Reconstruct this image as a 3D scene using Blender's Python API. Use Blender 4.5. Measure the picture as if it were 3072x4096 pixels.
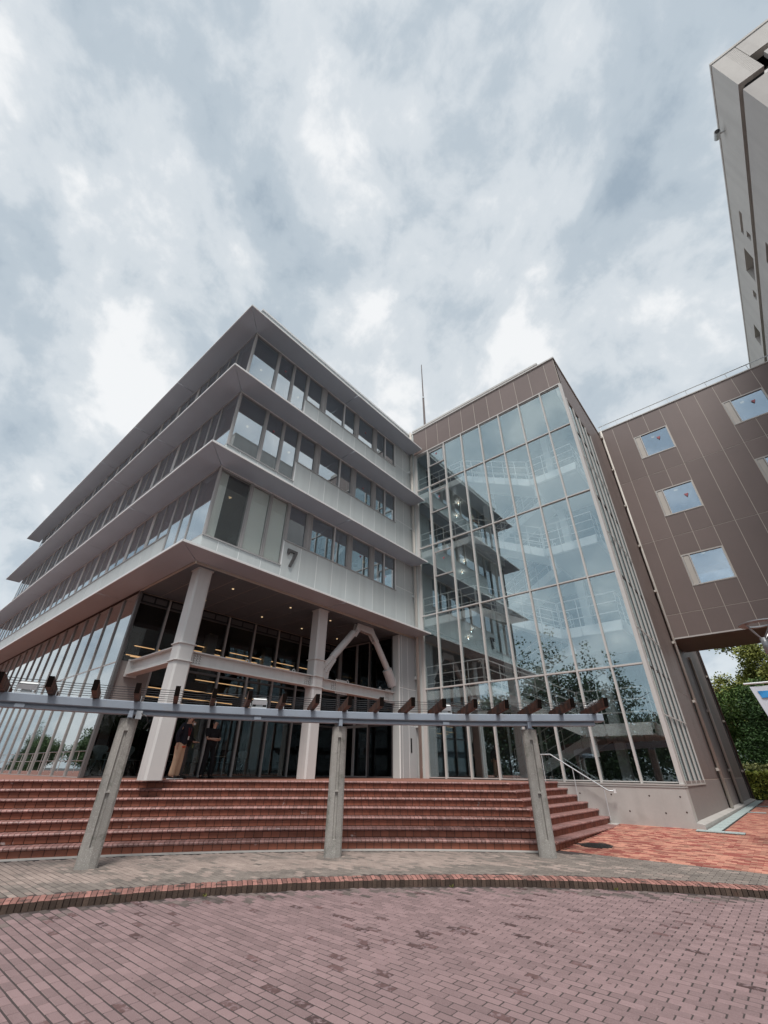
import bpy, bmesh, math, random
from mathutils import Vector, Matrix
random.seed(7)
for _o in list(bpy.data.objects):
    bpy.data.objects.remove(_o)
SC = bpy.context.scene
COL = SC.collection
S = 1.1            # metres per drawing unit
R = math.radians

# ------------------------------------------------------------------ camera
FPX, PITCH, ROLL, YAW, EYE = 1674.5, 0.553275, 0.0104047, 0.7098525, 1.395
cp, sp = math.cos(PITCH), math.sin(PITCH)
fh = Vector((math.cos(YAW), math.sin(YAW), 0)); rh = Vector((math.sin(YAW), -math.cos(YAW), 0)); zz = Vector((0, 0, 1))
FW = cp*fh + sp*zz
UP0 = -sp*fh + cp*zz
RT = math.cos(ROLL)*rh + math.sin(ROLL)*UP0
UPV = -math.sin(ROLL)*rh + math.cos(ROLL)*UP0
cam = bpy.data.cameras.new('camera'); cam.sensor_fit = 'VERTICAL'; cam.sensor_height = 36.0
cam.lens = 36.0*FPX/4096; cam.clip_start = 0.05; cam.clip_end = 3000
co = bpy.data.objects.new('camera', cam); COL.objects.link(co)
co.matrix_world = Matrix(((RT.x, UPV.x, -FW.x, 0), (RT.y, UPV.y, -FW.y, 0), (RT.z, UPV.z, -FW.z, EYE*S), (0, 0, 0, 1)))
SC.camera = co

def proj(p):      # drawing units -> photo pixels (only used to rank pieces by the size at which they show)
    q = Vector(p) - Vector((0, 0, EYE)); w = q.dot(FW)
    if w < .05: return None
    return 1536 + FPX*q.dot(RT)/w, 2048 - FPX*q.dot(UPV)/w
def inview(p, m=60):
    a = proj(p)
    return a is not None and -m < a[0] < 3072+m and -m < a[1] < 4096+m

# ------------------------------------------------------------------ world
SUN_EL, SUN_AZ = R(61), R(-142)       # azimuth measured from +X towards +Y
w = bpy.data.worlds.new('World'); SC.world = w; w.use_nodes = True
nt = w.node_tree; nt.nodes.clear()
def N(tree, typ, **kw):
    n = tree.nodes.new(typ)
    for k, v in kw.items(): setattr(n, k, v)
    return n
out = N(nt, 'ShaderNodeOutputWorld')
sky = N(nt, 'ShaderNodeTexSky', sky_type='NISHITA'); sky.sun_disc = False
sky.sun_elevation = SUN_EL; sky.sun_rotation = R(90) - SUN_AZ
bg1 = N(nt, 'ShaderNodeBackground'); bg1.inputs[1].default_value = 0.08
nt.links.new(sky.outputs[0], bg1.inputs[0])
tc = N(nt, 'ShaderNodeTexCoord')
sep = N(nt, 'ShaderNodeSeparateXYZ'); nt.links.new(tc.outputs['Generated'], sep.inputs[0])
def mth(tree, op, a, b=None, c=None, clamp=False):
    n = tree.nodes.new('ShaderNodeMath'); n.operation = op; n.use_clamp = clamp
    for i, x in enumerate((a, b, c)):
        if x is None: continue
        if isinstance(x, (int, float)): n.inputs[i].default_value = x
        else: tree.links.new(x, n.inputs[i])
    return n.outputs[0]
zc = mth(nt, 'ADD', mth(nt, 'MAXIMUM', sep.outputs[2], 0.0), 0.75)
px = mth(nt, 'DIVIDE', sep.outputs[0], zc); py = mth(nt, 'DIVIDE', sep.outputs[1], zc)
# cloud streets run across the view: stretch along one ground direction
ca, sa = math.cos(R(62)), math.sin(R(62))
ux = mth(nt, 'ADD', mth(nt, 'MULTIPLY', px, ca), mth(nt, 'MULTIPLY', py, sa))
uy = mth(nt, 'SUBTRACT', mth(nt, 'MULTIPLY', py, ca), mth(nt, 'MULTIPLY', px, sa))
cmb = N(nt, 'ShaderNodeCombineXYZ')
nt.links.new(mth(nt, 'MULTIPLY', ux, 1.0), cmb.inputs[0]); nt.links.new(mth(nt, 'MULTIPLY', uy, 1.15), cmb.inputs[1])
def noise(tree, vec, scale, detail=4, rough=.5, dist=0, offs=None):
    n = tree.nodes.new('ShaderNodeTexNoise'); n.inputs['Scale'].default_value = scale; n.inputs['Detail'].default_value = detail
    n.inputs['Roughness'].default_value = rough; n.inputs['Distortion'].default_value = dist
    if offs is not None:
        a = tree.nodes.new('ShaderNodeVectorMath'); a.operation = 'ADD'; a.inputs[1].default_value = offs
        tree.links.new(vec, a.inputs[0]); vec = a.outputs[0]
    tree.links.new(vec, n.inputs['Vector'])
    return n.outputs['Fac']
CLOUD_OFFS = (4.3, 7.2, 0.0)
n1 = noise(nt, cmb.outputs[0], 5.2, 8, .56, .2, CLOUD_OFFS)
n2 = noise(nt, tc.outputs['Generated'], 10, 7, .60, .3, (8.3, 2.2, 0))
n0 = noise(nt, cmb.outputs[0], 1.7, 2, .4, 0, (CLOUD_OFFS[1], CLOUD_OFFS[0], 0))
nn = mth(nt, 'ADD', mth(nt, 'ADD', mth(nt, 'MULTIPLY', n1, .56), mth(nt, 'MULTIPLY', n2, .18)), mth(nt, 'MULTIPLY', n0, .26))
def ramp(tree, fac, stops, interp='EASE'):
    r = tree.nodes.new('ShaderNodeValToRGB'); r.color_ramp.interpolation = interp
    el = r.color_ramp.elements
    while len(el) < len(stops): el.new(.5)
    for e, (p, c) in zip(el, stops):
        e.position = p; e.color = (*c, 1)
    tree.links.new(fac, r.inputs[0]); return r.outputs[0]
cl = ramp(nt, nn, [(.36, (.166, .203, .237)), (.45, (.243, .277, .304)), (.52, (.325, .349, .366)), (.595, (.44, .446, .447))])
bg2 = N(nt, 'ShaderNodeBackground'); bg2.inputs[1].default_value = 1.0
nt.links.new(cl, bg2.inputs[0])
mx = N(nt, 'ShaderNodeMixShader'); mx.inputs[0].default_value = .93
nt.links.new(bg1.outputs[0], mx.inputs[1]); nt.links.new(bg2.outputs[0], mx.inputs[2])
nt.links.new(mx.outputs[0], out.inputs[0])

sun = bpy.data.lights.new('sun', 'SUN'); sun.energy = 1.5; sun.angle = R(15); sun.color = (1, .965, .92)
so = bpy.data.objects.new('sun', sun); COL.objects.link(so)
sd = Vector((math.cos(SUN_EL)*math.cos(SUN_AZ), math.cos(SUN_EL)*math.sin(SUN_AZ), math.sin(SUN_EL)))
so.rotation_euler = sd.to_track_quat('Z', 'Y').to_euler(); so.location = (0, 0, 60)

SC.view_settings.view_transform = 'Standard'; SC.view_settings.look = 'None'
SC.view_settings.exposure = 1.12; SC.view_settings.gamma = 1.0; SC.view_settings.use_curve_mapping = False
SC.render.engine = 'CYCLES'
SC.cycles.max_bounces = 10; SC.cycles.transparent_max_bounces = 24; SC.cycles.glossy_bounces = 4; SC.cycles.diffuse_bounces = 4
SC.cycles.caustics_reflective = False; SC.cycles.caustics_refractive = False
SC.cycles.use_denoising = True

# ------------------------------------------------------------------ materials
MATS = {}
def mat(name, col, rough=.6, metal=0.0, var=.12, scale=2.5, bump=0.0, bscale=60, spec=.4, tint=0.0, emit=None, estr=0,
        dirt=None, speck=None, streak=None):
    """procedural principled material in world space. dirt=(colour, scale, threshold, softness), speck=(colour, scale, amount)"""
    m = bpy.data.materials.new(name); m.use_nodes = True; MATS[name] = m
    t = m.node_tree; b = t.nodes['Principled BSDF']
    b.inputs['Roughness'].default_value = rough; b.inputs['Metallic'].default_value = metal
    b.inputs['Specular IOR Level'].default_value = spec
    g = t.nodes.new('ShaderNodeNewGeometry'); P = g.outputs['Position']
    def mix(f, a, c, typ='MIX'):
        n = t.nodes.new('ShaderNodeMix'); n.data_type = 'RGBA'; n.blend_type = typ
        if isinstance(f, (int, float)): n.inputs[0].default_value = f
        else: t.links.new(f, n.inputs[0])
        for i, x in ((6, a), (7, c)):
            if isinstance(x, tuple): n.inputs[i].default_value = (*x, 1)
            else: t.links.new(x, n.inputs[i])
        return n.outputs[2]
    c = col
    f = noise(t, P, scale, 5, .55)
    fine = noise(t, P, scale*14, 3, .6)
    k = mth(t, 'ADD', mth(t, 'MULTIPLY', mth(t, 'SUBTRACT', f, .5), var*2.2), mth(t, 'MULTIPLY', mth(t, 'SUBTRACT', fine, .5), var*.9))
    k = mth(t, 'ADD', k, 1.0)
    if tint:
        a = t.nodes.new('ShaderNodeAttribute'); a.attribute_name = 'tint'
        k = mth(t, 'MULTIPLY', k, mth(t, 'ADD', mth(t, 'MULTIPLY', mth(t, 'SUBTRACT', a.outputs['Fac'], .5), 2*tint), 1.0))
    vm = t.nodes.new('ShaderNodeVectorMath'); vm.operation = 'SCALE'
    vm.inputs[0].default_value = col; t.links.new(k, vm.inputs['Scale']); c = vm.outputs[0]
    if speck:
        sf = noise(t, P, speck[1], 2, .6)
        c = mix(mth(t, 'MULTIPLY', mth(t, 'GREATER_THAN', sf, .62), speck[2]), c, speck[0])
    if streak:      # rain streaks: noise squeezed along z
        mp = t.nodes.new('ShaderNodeMapping'); mp.inputs['Scale'].default_value = (streak[1], streak[1], streak[1]*.05)
        t.links.new(P, mp.inputs[0])
        sf = noise(t, mp.outputs[0], 1.0, 4, .6)
        c = mix(mth(t, 'MULTIPLY', mth(t, 'SUBTRACT', sf, .45, clamp=True), streak[2]), c, streak[0])
    if dirt:
        df = noise(t, P, dirt[1], 6, .62, .3)
        df = mth(t, 'DIVIDE', mth(t, 'SUBTRACT', df, dirt[2]), dirt[3], clamp=True)
        c = mix(df, c, dirt[0])
    t.links.new(c, b.inputs['Base Color'])
    rf = noise(t, P, scale*5, 3, .5)
    t.links.new(mth(t, 'ADD', mth(t, 'MULTIPLY', mth(t, 'SUBTRACT', rf, .5), .16), rough, clamp=True), b.inputs['Roughness'])
    if bump:
        bn = t.nodes.new('ShaderNodeBump'); bn.inputs['Strength'].default_value = bump; bn.inputs['Distance'].default_value = .01
        t.links.new(noise(t, P, bscale, 4, .6), bn.inputs['Height']); t.links.new(bn.outputs[0], b.inputs['Normal'])
    if emit:
        b.inputs['Emission Color'].default_value = (*emit, 1); b.inputs['Emission Strength'].default_value = estr
    return m
def glass(name, refl, rcol, tcol):
    m = bpy.data.materials.new(name); m.use_nodes = True; MATS[name] = m
    t = m.node_tree; t.nodes.clear()
    o = t.nodes.new('ShaderNodeOutputMaterial'); tr = t.nodes.new('ShaderNodeBsdfTransparent'); gl = t.nodes.new('ShaderNodeBsdfGlossy')
    tr.inputs[0].default_value = (*tcol, 1); gl.inputs[0].default_value = (*rcol, 1); gl.inputs['Roughness'].default_value = 0.0
    g = t.nodes.new('ShaderNodeNewGeometry')
    bn = t.nodes.new('ShaderNodeBump'); bn.inputs['Strength'].default_value = .06; bn.inputs['Distance'].default_value = .004
    t.links.new(noise(t, g.outputs['Position'], 1.3, 1, .4), bn.inputs['Height'])
    t.links.new(bn.outputs[0], gl.inputs['Normal'])
    mxx = t.nodes.new('ShaderNodeMixShader')
    dt = t.nodes.new('ShaderNodeVectorMath'); dt.operation = 'DOT_PRODUCT'
    t.links.new(g.outputs['Incoming'], dt.inputs[0]); t.links.new(g.outputs['True Normal'], dt.inputs[1])
    k = mth(t, 'POWER', mth(t, 'SUBTRACT', 1.0, mth(t, 'ABSOLUTE', dt.outputs['Value'])), 4.0)
    t.links.new(mth(t, 'ADD', mth(t, 'MULTIPLY', k, 1-refl), refl, clamp=True), mxx.inputs[0])
    t.links.new(tr.outputs[0], mxx.inputs[1]); t.links.new(gl.outputs[0], mxx.inputs[2]); t.links.new(mxx.outputs[0], o.inputs[0])
    return m

mat('panel_grey', (.575, .60, .585), .42, .0, var=.06, scale=.7, spec=.5, tint=.05, streak=((.34, .34, .33), 3.0, .8))
mat('panel_dark', (.43, .445, .45), .42, .0, var=.06, scale=.7, spec=.5, tint=.05, streak=((.30, .30, .30), 3.0, .7))
mat('panel_joint', (.88, .88, .86), .6, var=.05)
mat('soffit', (.45, .49, .54), .45, var=.07, scale=.6, tint=.05)
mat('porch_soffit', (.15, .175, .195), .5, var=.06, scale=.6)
mat('white_metal', (.74, .74, .73), .4, var=.05)
mat('frame_metal', (.40, .385, .375), .4, .0, var=.06, scale=1.5)
mat('frame_pale', (.57, .545, .52), .4, var=.05)
mat('frame_dark', (.10, .095, .095), .45, var=.06)
mat('steel_paint', (.63, .615, .60), .45, var=.06, scale=1.5, streak=((.40, .35, .33), 5, .6))
mat('brown_panel', (.205, .158, .145), .5, var=.08, scale=.8, bump=.05, bscale=120, tint=.07, streak=((.17, .14, .13), 3, .5))
mat('brown_joint', (.60, .54, .47), .7, var=.05)
mat('brown_dark', (.075, .058, .055), .6, var=.1)
mat('taupe_wall', (.27, .238, .225), .7, var=.08, bump=.15, bscale=150)
mat('concrete', (.46, .44, .415), .8, var=.12, scale=1.2, bump=.12, bscale=50, dirt=((.37, .345, .32), .9, .52, .25), streak=((.33, .315, .295), 4, .8))
mat('post_concrete', (.34, .32, .295), .9, var=.22, scale=5, bump=.9, bscale=110, speck=((.58, .56, .52), 60, .7), streak=((.13, .125, .12), 7, .9), dirt=((.16, .165, .14), 3.5, .55, .2))
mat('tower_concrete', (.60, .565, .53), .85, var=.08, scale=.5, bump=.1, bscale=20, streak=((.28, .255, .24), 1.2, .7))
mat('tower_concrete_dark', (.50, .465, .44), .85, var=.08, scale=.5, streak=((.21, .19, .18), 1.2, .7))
mat('black', (.012, .012, .013), .5, var=.1)
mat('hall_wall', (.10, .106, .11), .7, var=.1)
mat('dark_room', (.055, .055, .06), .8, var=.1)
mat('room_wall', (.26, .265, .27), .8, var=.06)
mat('room_floor', (.16, .15, .145), .6, var=.1)
mat('stair_white', (.90, .91, .90), .45, var=.05)
mat('stair_under', (.62, .66, .66), .6, var=.05)
mat('blind', (.80, .81, .77), .7, var=.06, scale=.9)
mat('blind_slat', (.30, .32, .32), .5, var=.1)
mat('blue_steel', (.29, .335, .395), .5, var=.12, scale=2.5, bump=.1, bscale=60, dirt=((.30, .31, .33), 2.2, .58, .2))
mat('timber', (.135, .055, .033), .75, var=.45, scale=6, bump=.6, bscale=50, dirt=((.016, .013, .012), 3.5, .44, .22))
mat('timber_end', (.010, .007, .006), 1.0, spec=.05, var=.4, scale=8, bump=.4, bscale=70)
mat('wire', (.06, .06, .065), .5, metal=.5)
mat('galv', (.58, .60, .61), .35, metal=.3, var=.1)
mat('pipe_beige', (.56, .52, .47), .4, var=.06)
mat('pipe_dark', (.15, .12, .115), .5, var=.06)
mat('lamp_glow', (1, .8, .5), emit=(1, .62, .28), estr=7)
mat('lamp_white', (1, .95, .85), emit=(1, .70, .38), estr=.4)
mat('line_glow', (1, .7, .4), emit=(1, .50, .22), estr=1.1)
mat('red_mark', (.42, .13, .15), .5, var=.03)
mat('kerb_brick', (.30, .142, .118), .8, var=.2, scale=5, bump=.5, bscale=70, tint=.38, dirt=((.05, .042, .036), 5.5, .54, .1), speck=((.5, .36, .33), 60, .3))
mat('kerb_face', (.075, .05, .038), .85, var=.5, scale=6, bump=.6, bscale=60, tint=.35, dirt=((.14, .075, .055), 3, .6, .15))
mat('mortar', (.062, .048, .046), .95, var=.25, scale=6)
mat('mortar_dark', (.062, .038, .034), .95, var=.25, scale=6)
mat('tile_riser', (.25, .083, .05), .55, var=.18, scale=3.5, bump=.15, bscale=60, tint=.2, spec=.35, streak=((.36, .22, .19), 3.3, .3), dirt=((.50, .40, .38), 2.6, .665, .05))
mat('tile_nosing', (.285, .145, .128), .5, var=.22, scale=5, bump=.2, bscale=70, tint=.28, spec=.45, speck=((.46, .33, .33), 26, .45), dirt=((.45, .36, .37), 4.5, .62, .14))
mat('plaza_brick_worn', (.13, .075, .073), .9, var=.45, scale=22, bump=.9, bscale=120, tint=.4, dirt=((.27, .19, .195), 17, .50, .10))
mat('plaza_brick_dirty', (.15, .118, .108), .9, var=.4, scale=5, bump=.9, bscale=120, tint=.3, dirt=((.24, .175, .175), 6, .52, .12))
mat('plaza_brick', (.270, .182, .181), .85, var=.16, scale=1.3, bump=.9, bscale=130, tint=.17, speck=((.42, .33, .335), 150, .45), dirt=((.13, .075, .072), 7.5, .66, .05), streak=None)
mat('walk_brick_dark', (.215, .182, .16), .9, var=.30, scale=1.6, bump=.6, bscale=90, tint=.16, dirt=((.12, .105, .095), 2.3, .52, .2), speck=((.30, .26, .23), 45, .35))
mat('walk_brick', (.325, .258, .226), .9, var=.30, scale=1.1, bump=.5, bscale=90, tint=.14, dirt=((.15, .135, .12), 1.3, .52, .2), speck=((.40, .31, .28), 45, .35))
mat('red_brick', (.46, .215, .155), .8, var=.10, scale=2, bump=.3, bscale=100, tint=.30)
mat('red_brick_dark', (.30, .088, .068), .8, var=.12, scale=2, bump=.3, bscale=100, tint=.2)
mat('terrace_tile', (.28, .12, .085), .6, var=.2, scale=2, bump=.15, bscale=60, tint=.15)
mat('cast_iron', (.05, .042, .04), .6, metal=.5, var=.2, bump=.3)
mat('drain_grate', (.46, .55, .54), .5, var=.1)
mat('asphalt', (.07, .07, .07), .9, var=.2, scale=.8)
mat('soil_green', (.07, .085, .04), .95, var=.3, scale=.6)
mat('bark', (.09, .07, .055), .9, var=.3, scale=6, bump=.6)
def leafmat(name, a):
    m = mat(name, a, .6, var=.25, scale=.8, tint=.55, spec=.25)
    return m
leafmat('leaf_dark', (.055, .105, .034)); leafmat('leaf_mid', (.085, .14, .036)); leafmat('leaf_yellow', (.20, .20, .045)); leafmat('leaf_bamboo', (.22, .235, .06))
leafmat('leaf_hedge', (.26, .27, .11)); leafmat('leaf_bush', (.33, .37, .08)); leafmat('leaf_far', (.07, .11, .045))
mat('skin', (.50, .30, .22), .55, var=.05); mat('hair_black', (.012, .010, .010), .5); mat('hair_brown', (.06, .028, .018), .5)
mat('cloth_navy', (.012, .013, .022), .9, var=.3, scale=8); mat('cloth_khaki', (.58, .40, .27), .9, var=.25, scale=7, bump=.6, bscale=14)
mat('cloth_black', (.009, .009, .011), .9, var=.3, scale=8); mat('cloth_grey', (.10, .09, .09), .9, var=.2, scale=8); mat('cloth_olive', (.50, .47, .34), .9, var=.15, scale=8)
mat('cloth_orange', (.62, .10, .05), .8); mat('cloth_red', (.35, .03, .03), .8); mat('paper_white', (.75, .75, .74), .6, var=.03); mat('shoe_black', (.012, .012, .012), .6)
mat('tag_green', (.45, .55, .20), .6); mat('chair_white', (.62, .66, .64), .4, var=.05); mat('chair_dark', (.03, .03, .03), .4); mat('chrome', (.55, .56, .57), .25, metal=.9)
mat('banner_white', (.62, .63, .68), .8, var=.04); mat('banner_blue', (.035, .25, .56), .8, var=.06)
mat('lamp_metal', (.33, .335, .345), .4, metal=.4, var=.08)
glass('glass_tower', .275, (.82, .965, 1.0), (.98, 1.0, 1.0))
glass('glass_clear', .07, (.9, .95, 1.0), (.95, .97, .96))
glass('glass_window', .42, (.90, .96, 1.0), (.62, .68, .70))
glass('glass_ground', .05, (.9, .95, .97), (.55, .60, .62))
glass('glass_left', .50, (.98, 1.0, 1.0), (.55, .60, .62))
glass('glass_brown', .46, (.80, .91, 1.0), (.60, .68, .74))

# ------------------------------------------------------------------ mesh helpers (drawing units in, metres out)
WL = {}
def tag(o, label=None, cat=None, group=None, kind=None):
    for k, v in (('label', label), ('category', cat), ('group', group), ('kind', kind)):
        if v: o[k] = v
    return o
def thing(name, label, cat, loc=(0, 0, 0), group=None, rz=0, kind=None):
    o = bpy.data.objects.new(name, None); COL.objects.link(o)
    o.empty_display_size = .3
    o.location = Vector(loc)*S; o.rotation_euler = (0, 0, rz); WL[o.name] = Vector(loc)
    return tag(o, label, cat, group, kind)
class MB:
    def __init__(s): s.v = []; s.f = []; s.t = []
    def add(s, vs, fs, t=.5):
        n = len(s.v); s.v += [tuple(x) for x in vs]; s.f += [tuple(i+n for i in f) for f in fs]; s.t += [t]*len(fs); return s
    def box(s, x0, y0, z0, x1, y1, z1, t=.5):
        x0, x1 = sorted((x0, x1)); y0, y1 = sorted((y0, y1)); z0, z1 = sorted((z0, z1))
        return s.add([(x0,y0,z0),(x1,y0,z0),(x1,y1,z0),(x0,y1,z0),(x0,y0,z1),(x1,y0,z1),(x1,y1,z1),(x0,y1,z1)],
              [(0,3,2,1),(4,5,6,7),(0,1,5,4),(1,2,6,5),(2,3,7,6),(3,0,4,7)], t)
    def obox(s, c, ax, ay, az, hx, hy, hz, t=.5):
        c = Vector(c); ax, ay, az = (Vector(a).normalized() for a in (ax, ay, az)); vs = []
        for k in (-1, 1):
            for i, j in ((-1,-1),(1,-1),(1,1),(-1,1)): vs.append(c+ax*hx*i+ay*hy*j+az*hz*k)
        return s.add(vs, [(0,3,2,1),(4,5,6,7),(0,1,5,4),(1,2,6,5),(2,3,7,6),(3,0,4,7)], t)
    def prism(s, poly, lo, hi, axis='z', t=.5):
        n = len(poly); mk = {'z': lambda p, h: (p[0], p[1], h), 'y': lambda p, h: (p[0], h, p[1]), 'x': lambda p, h: (h, p[0], p[1])}[axis]
        vs = [mk(p, lo) for p in poly]+[mk(p, hi) for p in poly]
        fs = [tuple(range(n))[::-1], tuple(range(n, 2*n))]+[(i, (i+1) % n, (i+1) % n+n, i+n) for i in range(n)]
        return s.add(vs, fs, t)
    def tube(s, pts, r, n=8, t=.5, caps=True):
        pts = [Vector(p) for p in pts]; rs = r if isinstance(r, (list, tuple)) else [r]*len(pts); vs = []; fs = []
        up = None
        for i, p in enumerate(pts):
            d = (pts[min(i+1, len(pts)-1)]-pts[max(i-1, 0)])
            if d.length < 1e-9: d = Vector((0, 0, 1))
            d.normalize()
            if up is None:
                up = Vector((0, 0, 1)) if abs(d.z) < .9 else Vector((1, 0, 0))
            a = d.cross(up).normalized(); b = a.cross(d).normalized(); up = b
            for k in range(n):
                th = 2*math.pi*k/n; vs.append(p+(a*math.cos(th)+b*math.sin(th))*rs[i])
        for i in range(len(pts)-1):
            for k in range(n):
                fs.append((i*n+k, i*n+(k+1) % n, (i+1)*n+(k+1) % n, (i+1)*n+k))
        if caps: fs += [tuple(range(n))[::-1], tuple(range((len(pts)-1)*n, len(pts)*n))]
        return s.add(vs, fs, t)
    def lathe(s, c, prof, n=16, t=.5):
        vs = []; fs = []
        for r, z in prof:
            for k in range(n):
                th = 2*math.pi*k/n; vs.append((c[0]+r*math.cos(th), c[1]+r*math.sin(th), c[2]+z))
        for i in range(len(prof)-1):
            for k in range(n): fs.append((i*n+k, i*n+(k+1) % n, (i+1)*n+(k+1) % n, (i+1)*n+k))
        fs += [tuple(range(n))[::-1], tuple(range((len(prof)-1)*n, len(prof)*n))]
        return s.add(vs, fs, t)
    def mesh(s, name, m, at=(0, 0, 0), smooth=False):
        me = bpy.data.meshes.new(name); ax, ay, az = at
        me.from_pydata([((x-ax)*S, (y-ay)*S, (z-az)*S) for x, y, z in s.v], [], s.f)
        ms = m if isinstance(m, list) else [m]
        for q in ms: me.materials.append(MATS[q])
        a = me.attributes.new('tint', 'FLOAT', 'FACE'); a.data.foreach_set('value', s.t)
        if smooth: me.shade_smooth()
        me.update(); return me
    def build(s, name, m, parent=None, at=None, kind=None, label=None, smooth=False, fix=True):
        base = root_loc(parent)
        if at is None: at = base
        o = inst(s.mesh(name, m, at, smooth), name, parent, at)
        if kind: o['kind'] = kind
        if label: o['label'] = label
        if fix:
            bm = bmesh.new(); bm.from_mesh(o.data); bmesh.ops.recalc_face_normals(bm, faces=bm.faces); bm.to_mesh(o.data); bm.free()
        return o
def root_loc(p):
    return Vector((0, 0, 0)) if p is None else WL[p.name]
def inst(me, name, parent, loc, rz=0.0, rot=None):
    o = bpy.data.objects.new(name, me); COL.objects.link(o); o.parent = parent
    WL[o.name] = Vector(loc)
    o.location = (Vector(loc)-root_loc(parent))*S
    if rot: o.rotation_euler = rot
    elif rz: o.rotation_euler = (0, 0, rz)
    return o
def cells(u0, u1, z0, z1, holes):
    us = sorted({u0, u1, *[min(max(h[i], u0), u1) for h in holes for i in (0, 1)]}); zs = sorted({z0, z1, *[min(max(h[i], z0), z1) for h in holes for i in (2, 3)]})
    for a, b in zip(us, us[1:]):
        for c, d in zip(zs, zs[1:]):
            m, n = (a+b)/2, (c+d)/2
            if not any(h[0] < m < h[1] and h[2] < n < h[3] for h in holes): yield a, b, c, d
def wall(mb, axis, p0, p1, u0, u1, z0, z1, holes=()):
    for a, b, c, d in cells(u0, u1, z0, z1, holes):
        if axis == 'x': mb.box(p0, a, c, p1, b, d)
        else: mb.box(a, p0, c, b, p1, d)
    return mb
_wc = {}; rw_ = random.Random(77)
def window(parent, axis, p, u0, u1, z0, z1, fr=.04, dep=.09, fm='frame_metal', gm='glass_window', name='window', gap=0.0, inset=.05):
    """framed pane whose outside face lies at p and looks to -axis"""
    W, Hh = round(u1-u0, 3), round(z1-z0, 3); key = (axis, W, Hh, fr, dep, fm, gm, inset)
    if key not in _wc:
        f = MB(); q = MB()
        def bx(mb, a, b, c, d, e0, e1):
            if axis == 'x': mb.box(e0, a, c, e1, b, d)
            else: mb.box(a, e0, c, b, e1, d)
        bx(f, 0, fr, 0, Hh, 0, dep); bx(f, W-fr, W, 0, Hh, 0, dep); bx(f, fr, W-fr, 0, fr, 0, dep); bx(f, fr, W-fr, Hh-fr, Hh, 0, dep)
        bx(q, fr*.8, W-fr*.8, fr*.8, Hh-fr*.8, inset, inset+.008)
        _wc[key] = (f.mesh(name, fm), q.mesh('pane', gm))
    a, b = _wc[key]; loc = Vector((p, u0, z0)) if axis == 'x' else Vector((u0, p, z0))
    o = inst(a, name, parent, loc); g = inst(b, 'pane', o, loc)
    tl_ = rw_.uniform(-.0016, .0016)      # every pane sits a hair out of true
    g.rotation_euler = (0, rw_.uniform(-.0012, .0012), tl_) if axis == 'x' else (rw_.uniform(-.0012, .0012), 0, tl_)
    return o
_mk = {}
def marker(win, axis, p, u, z, s=.10):
    key = (axis, s)
    if key not in _mk:
        _mk[key] = MB().prism([(-s, s), (s, s), (0, -s)], 0, .004, axis).mesh('rescue_marker', 'red_mark')
    loc = Vector((p, u, z)) if axis == 'x' else Vector((u, p, z))
    return inst(_mk[key], 'rescue_marker', win, loc)

# ------------------------------------------------------------------ ground, plaza, kerb, footway
CC = (-2.10, -4.21)                  # centre of the round plaza
def pol(r, deg, c=CC): return (c[0]+r*math.cos(R(deg)), c[1]+r*math.sin(R(deg)))
PZ = -.090                           # plaza surface; footway is z = 0
def slope_z(x, y):                   # red paving climbs gently towards the building
    k = min(max((x-10.9)/4.6, 0), 1)
    return .17*k + .0 + .004*max(0, min(x-15.7, 18))
g = MB(); g.add([(-900, -900, -.16), (900, -900, -.16), (900, 900, -.16), (-900, 900, -.16)], [(0, 1, 2, 3)])
tag(g.build('ground', 'asphalt'), kind='structure')
def ring(mb, r0, r1, a0, a1, z, n=80, z1=None):
    for i in range(n):
        t0, t1 = a0+(a1-a0)*i/n, a0+(a1-a0)*(i+1)/n
        p = [(*pol(r0, t0), z), (*pol(r1, t0), z), (*pol(r1, t1), z), (*pol(r0, t1), z)]
        mb.add(p, [(0, 1, 2, 3)])
pl = MB(); pl.add([(*pol(13.0, i*360/96), PZ-.005) for i in range(96)], [tuple(range(96))])
plaza = tag(pl.build('plaza', 'mortar'), kind='structure')
wk = MB()
def walk_poly():
    # outer edge: straight line x = 11 on the right, step foot on the left
    return None
ring(wk, 12.9, 19.5, -32, 100, -.005)
# the footway stops where red paving starts (x > 11), both sit on a common base
walk = tag(wk.build('footway', 'mortar'), kind='structure')

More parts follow.
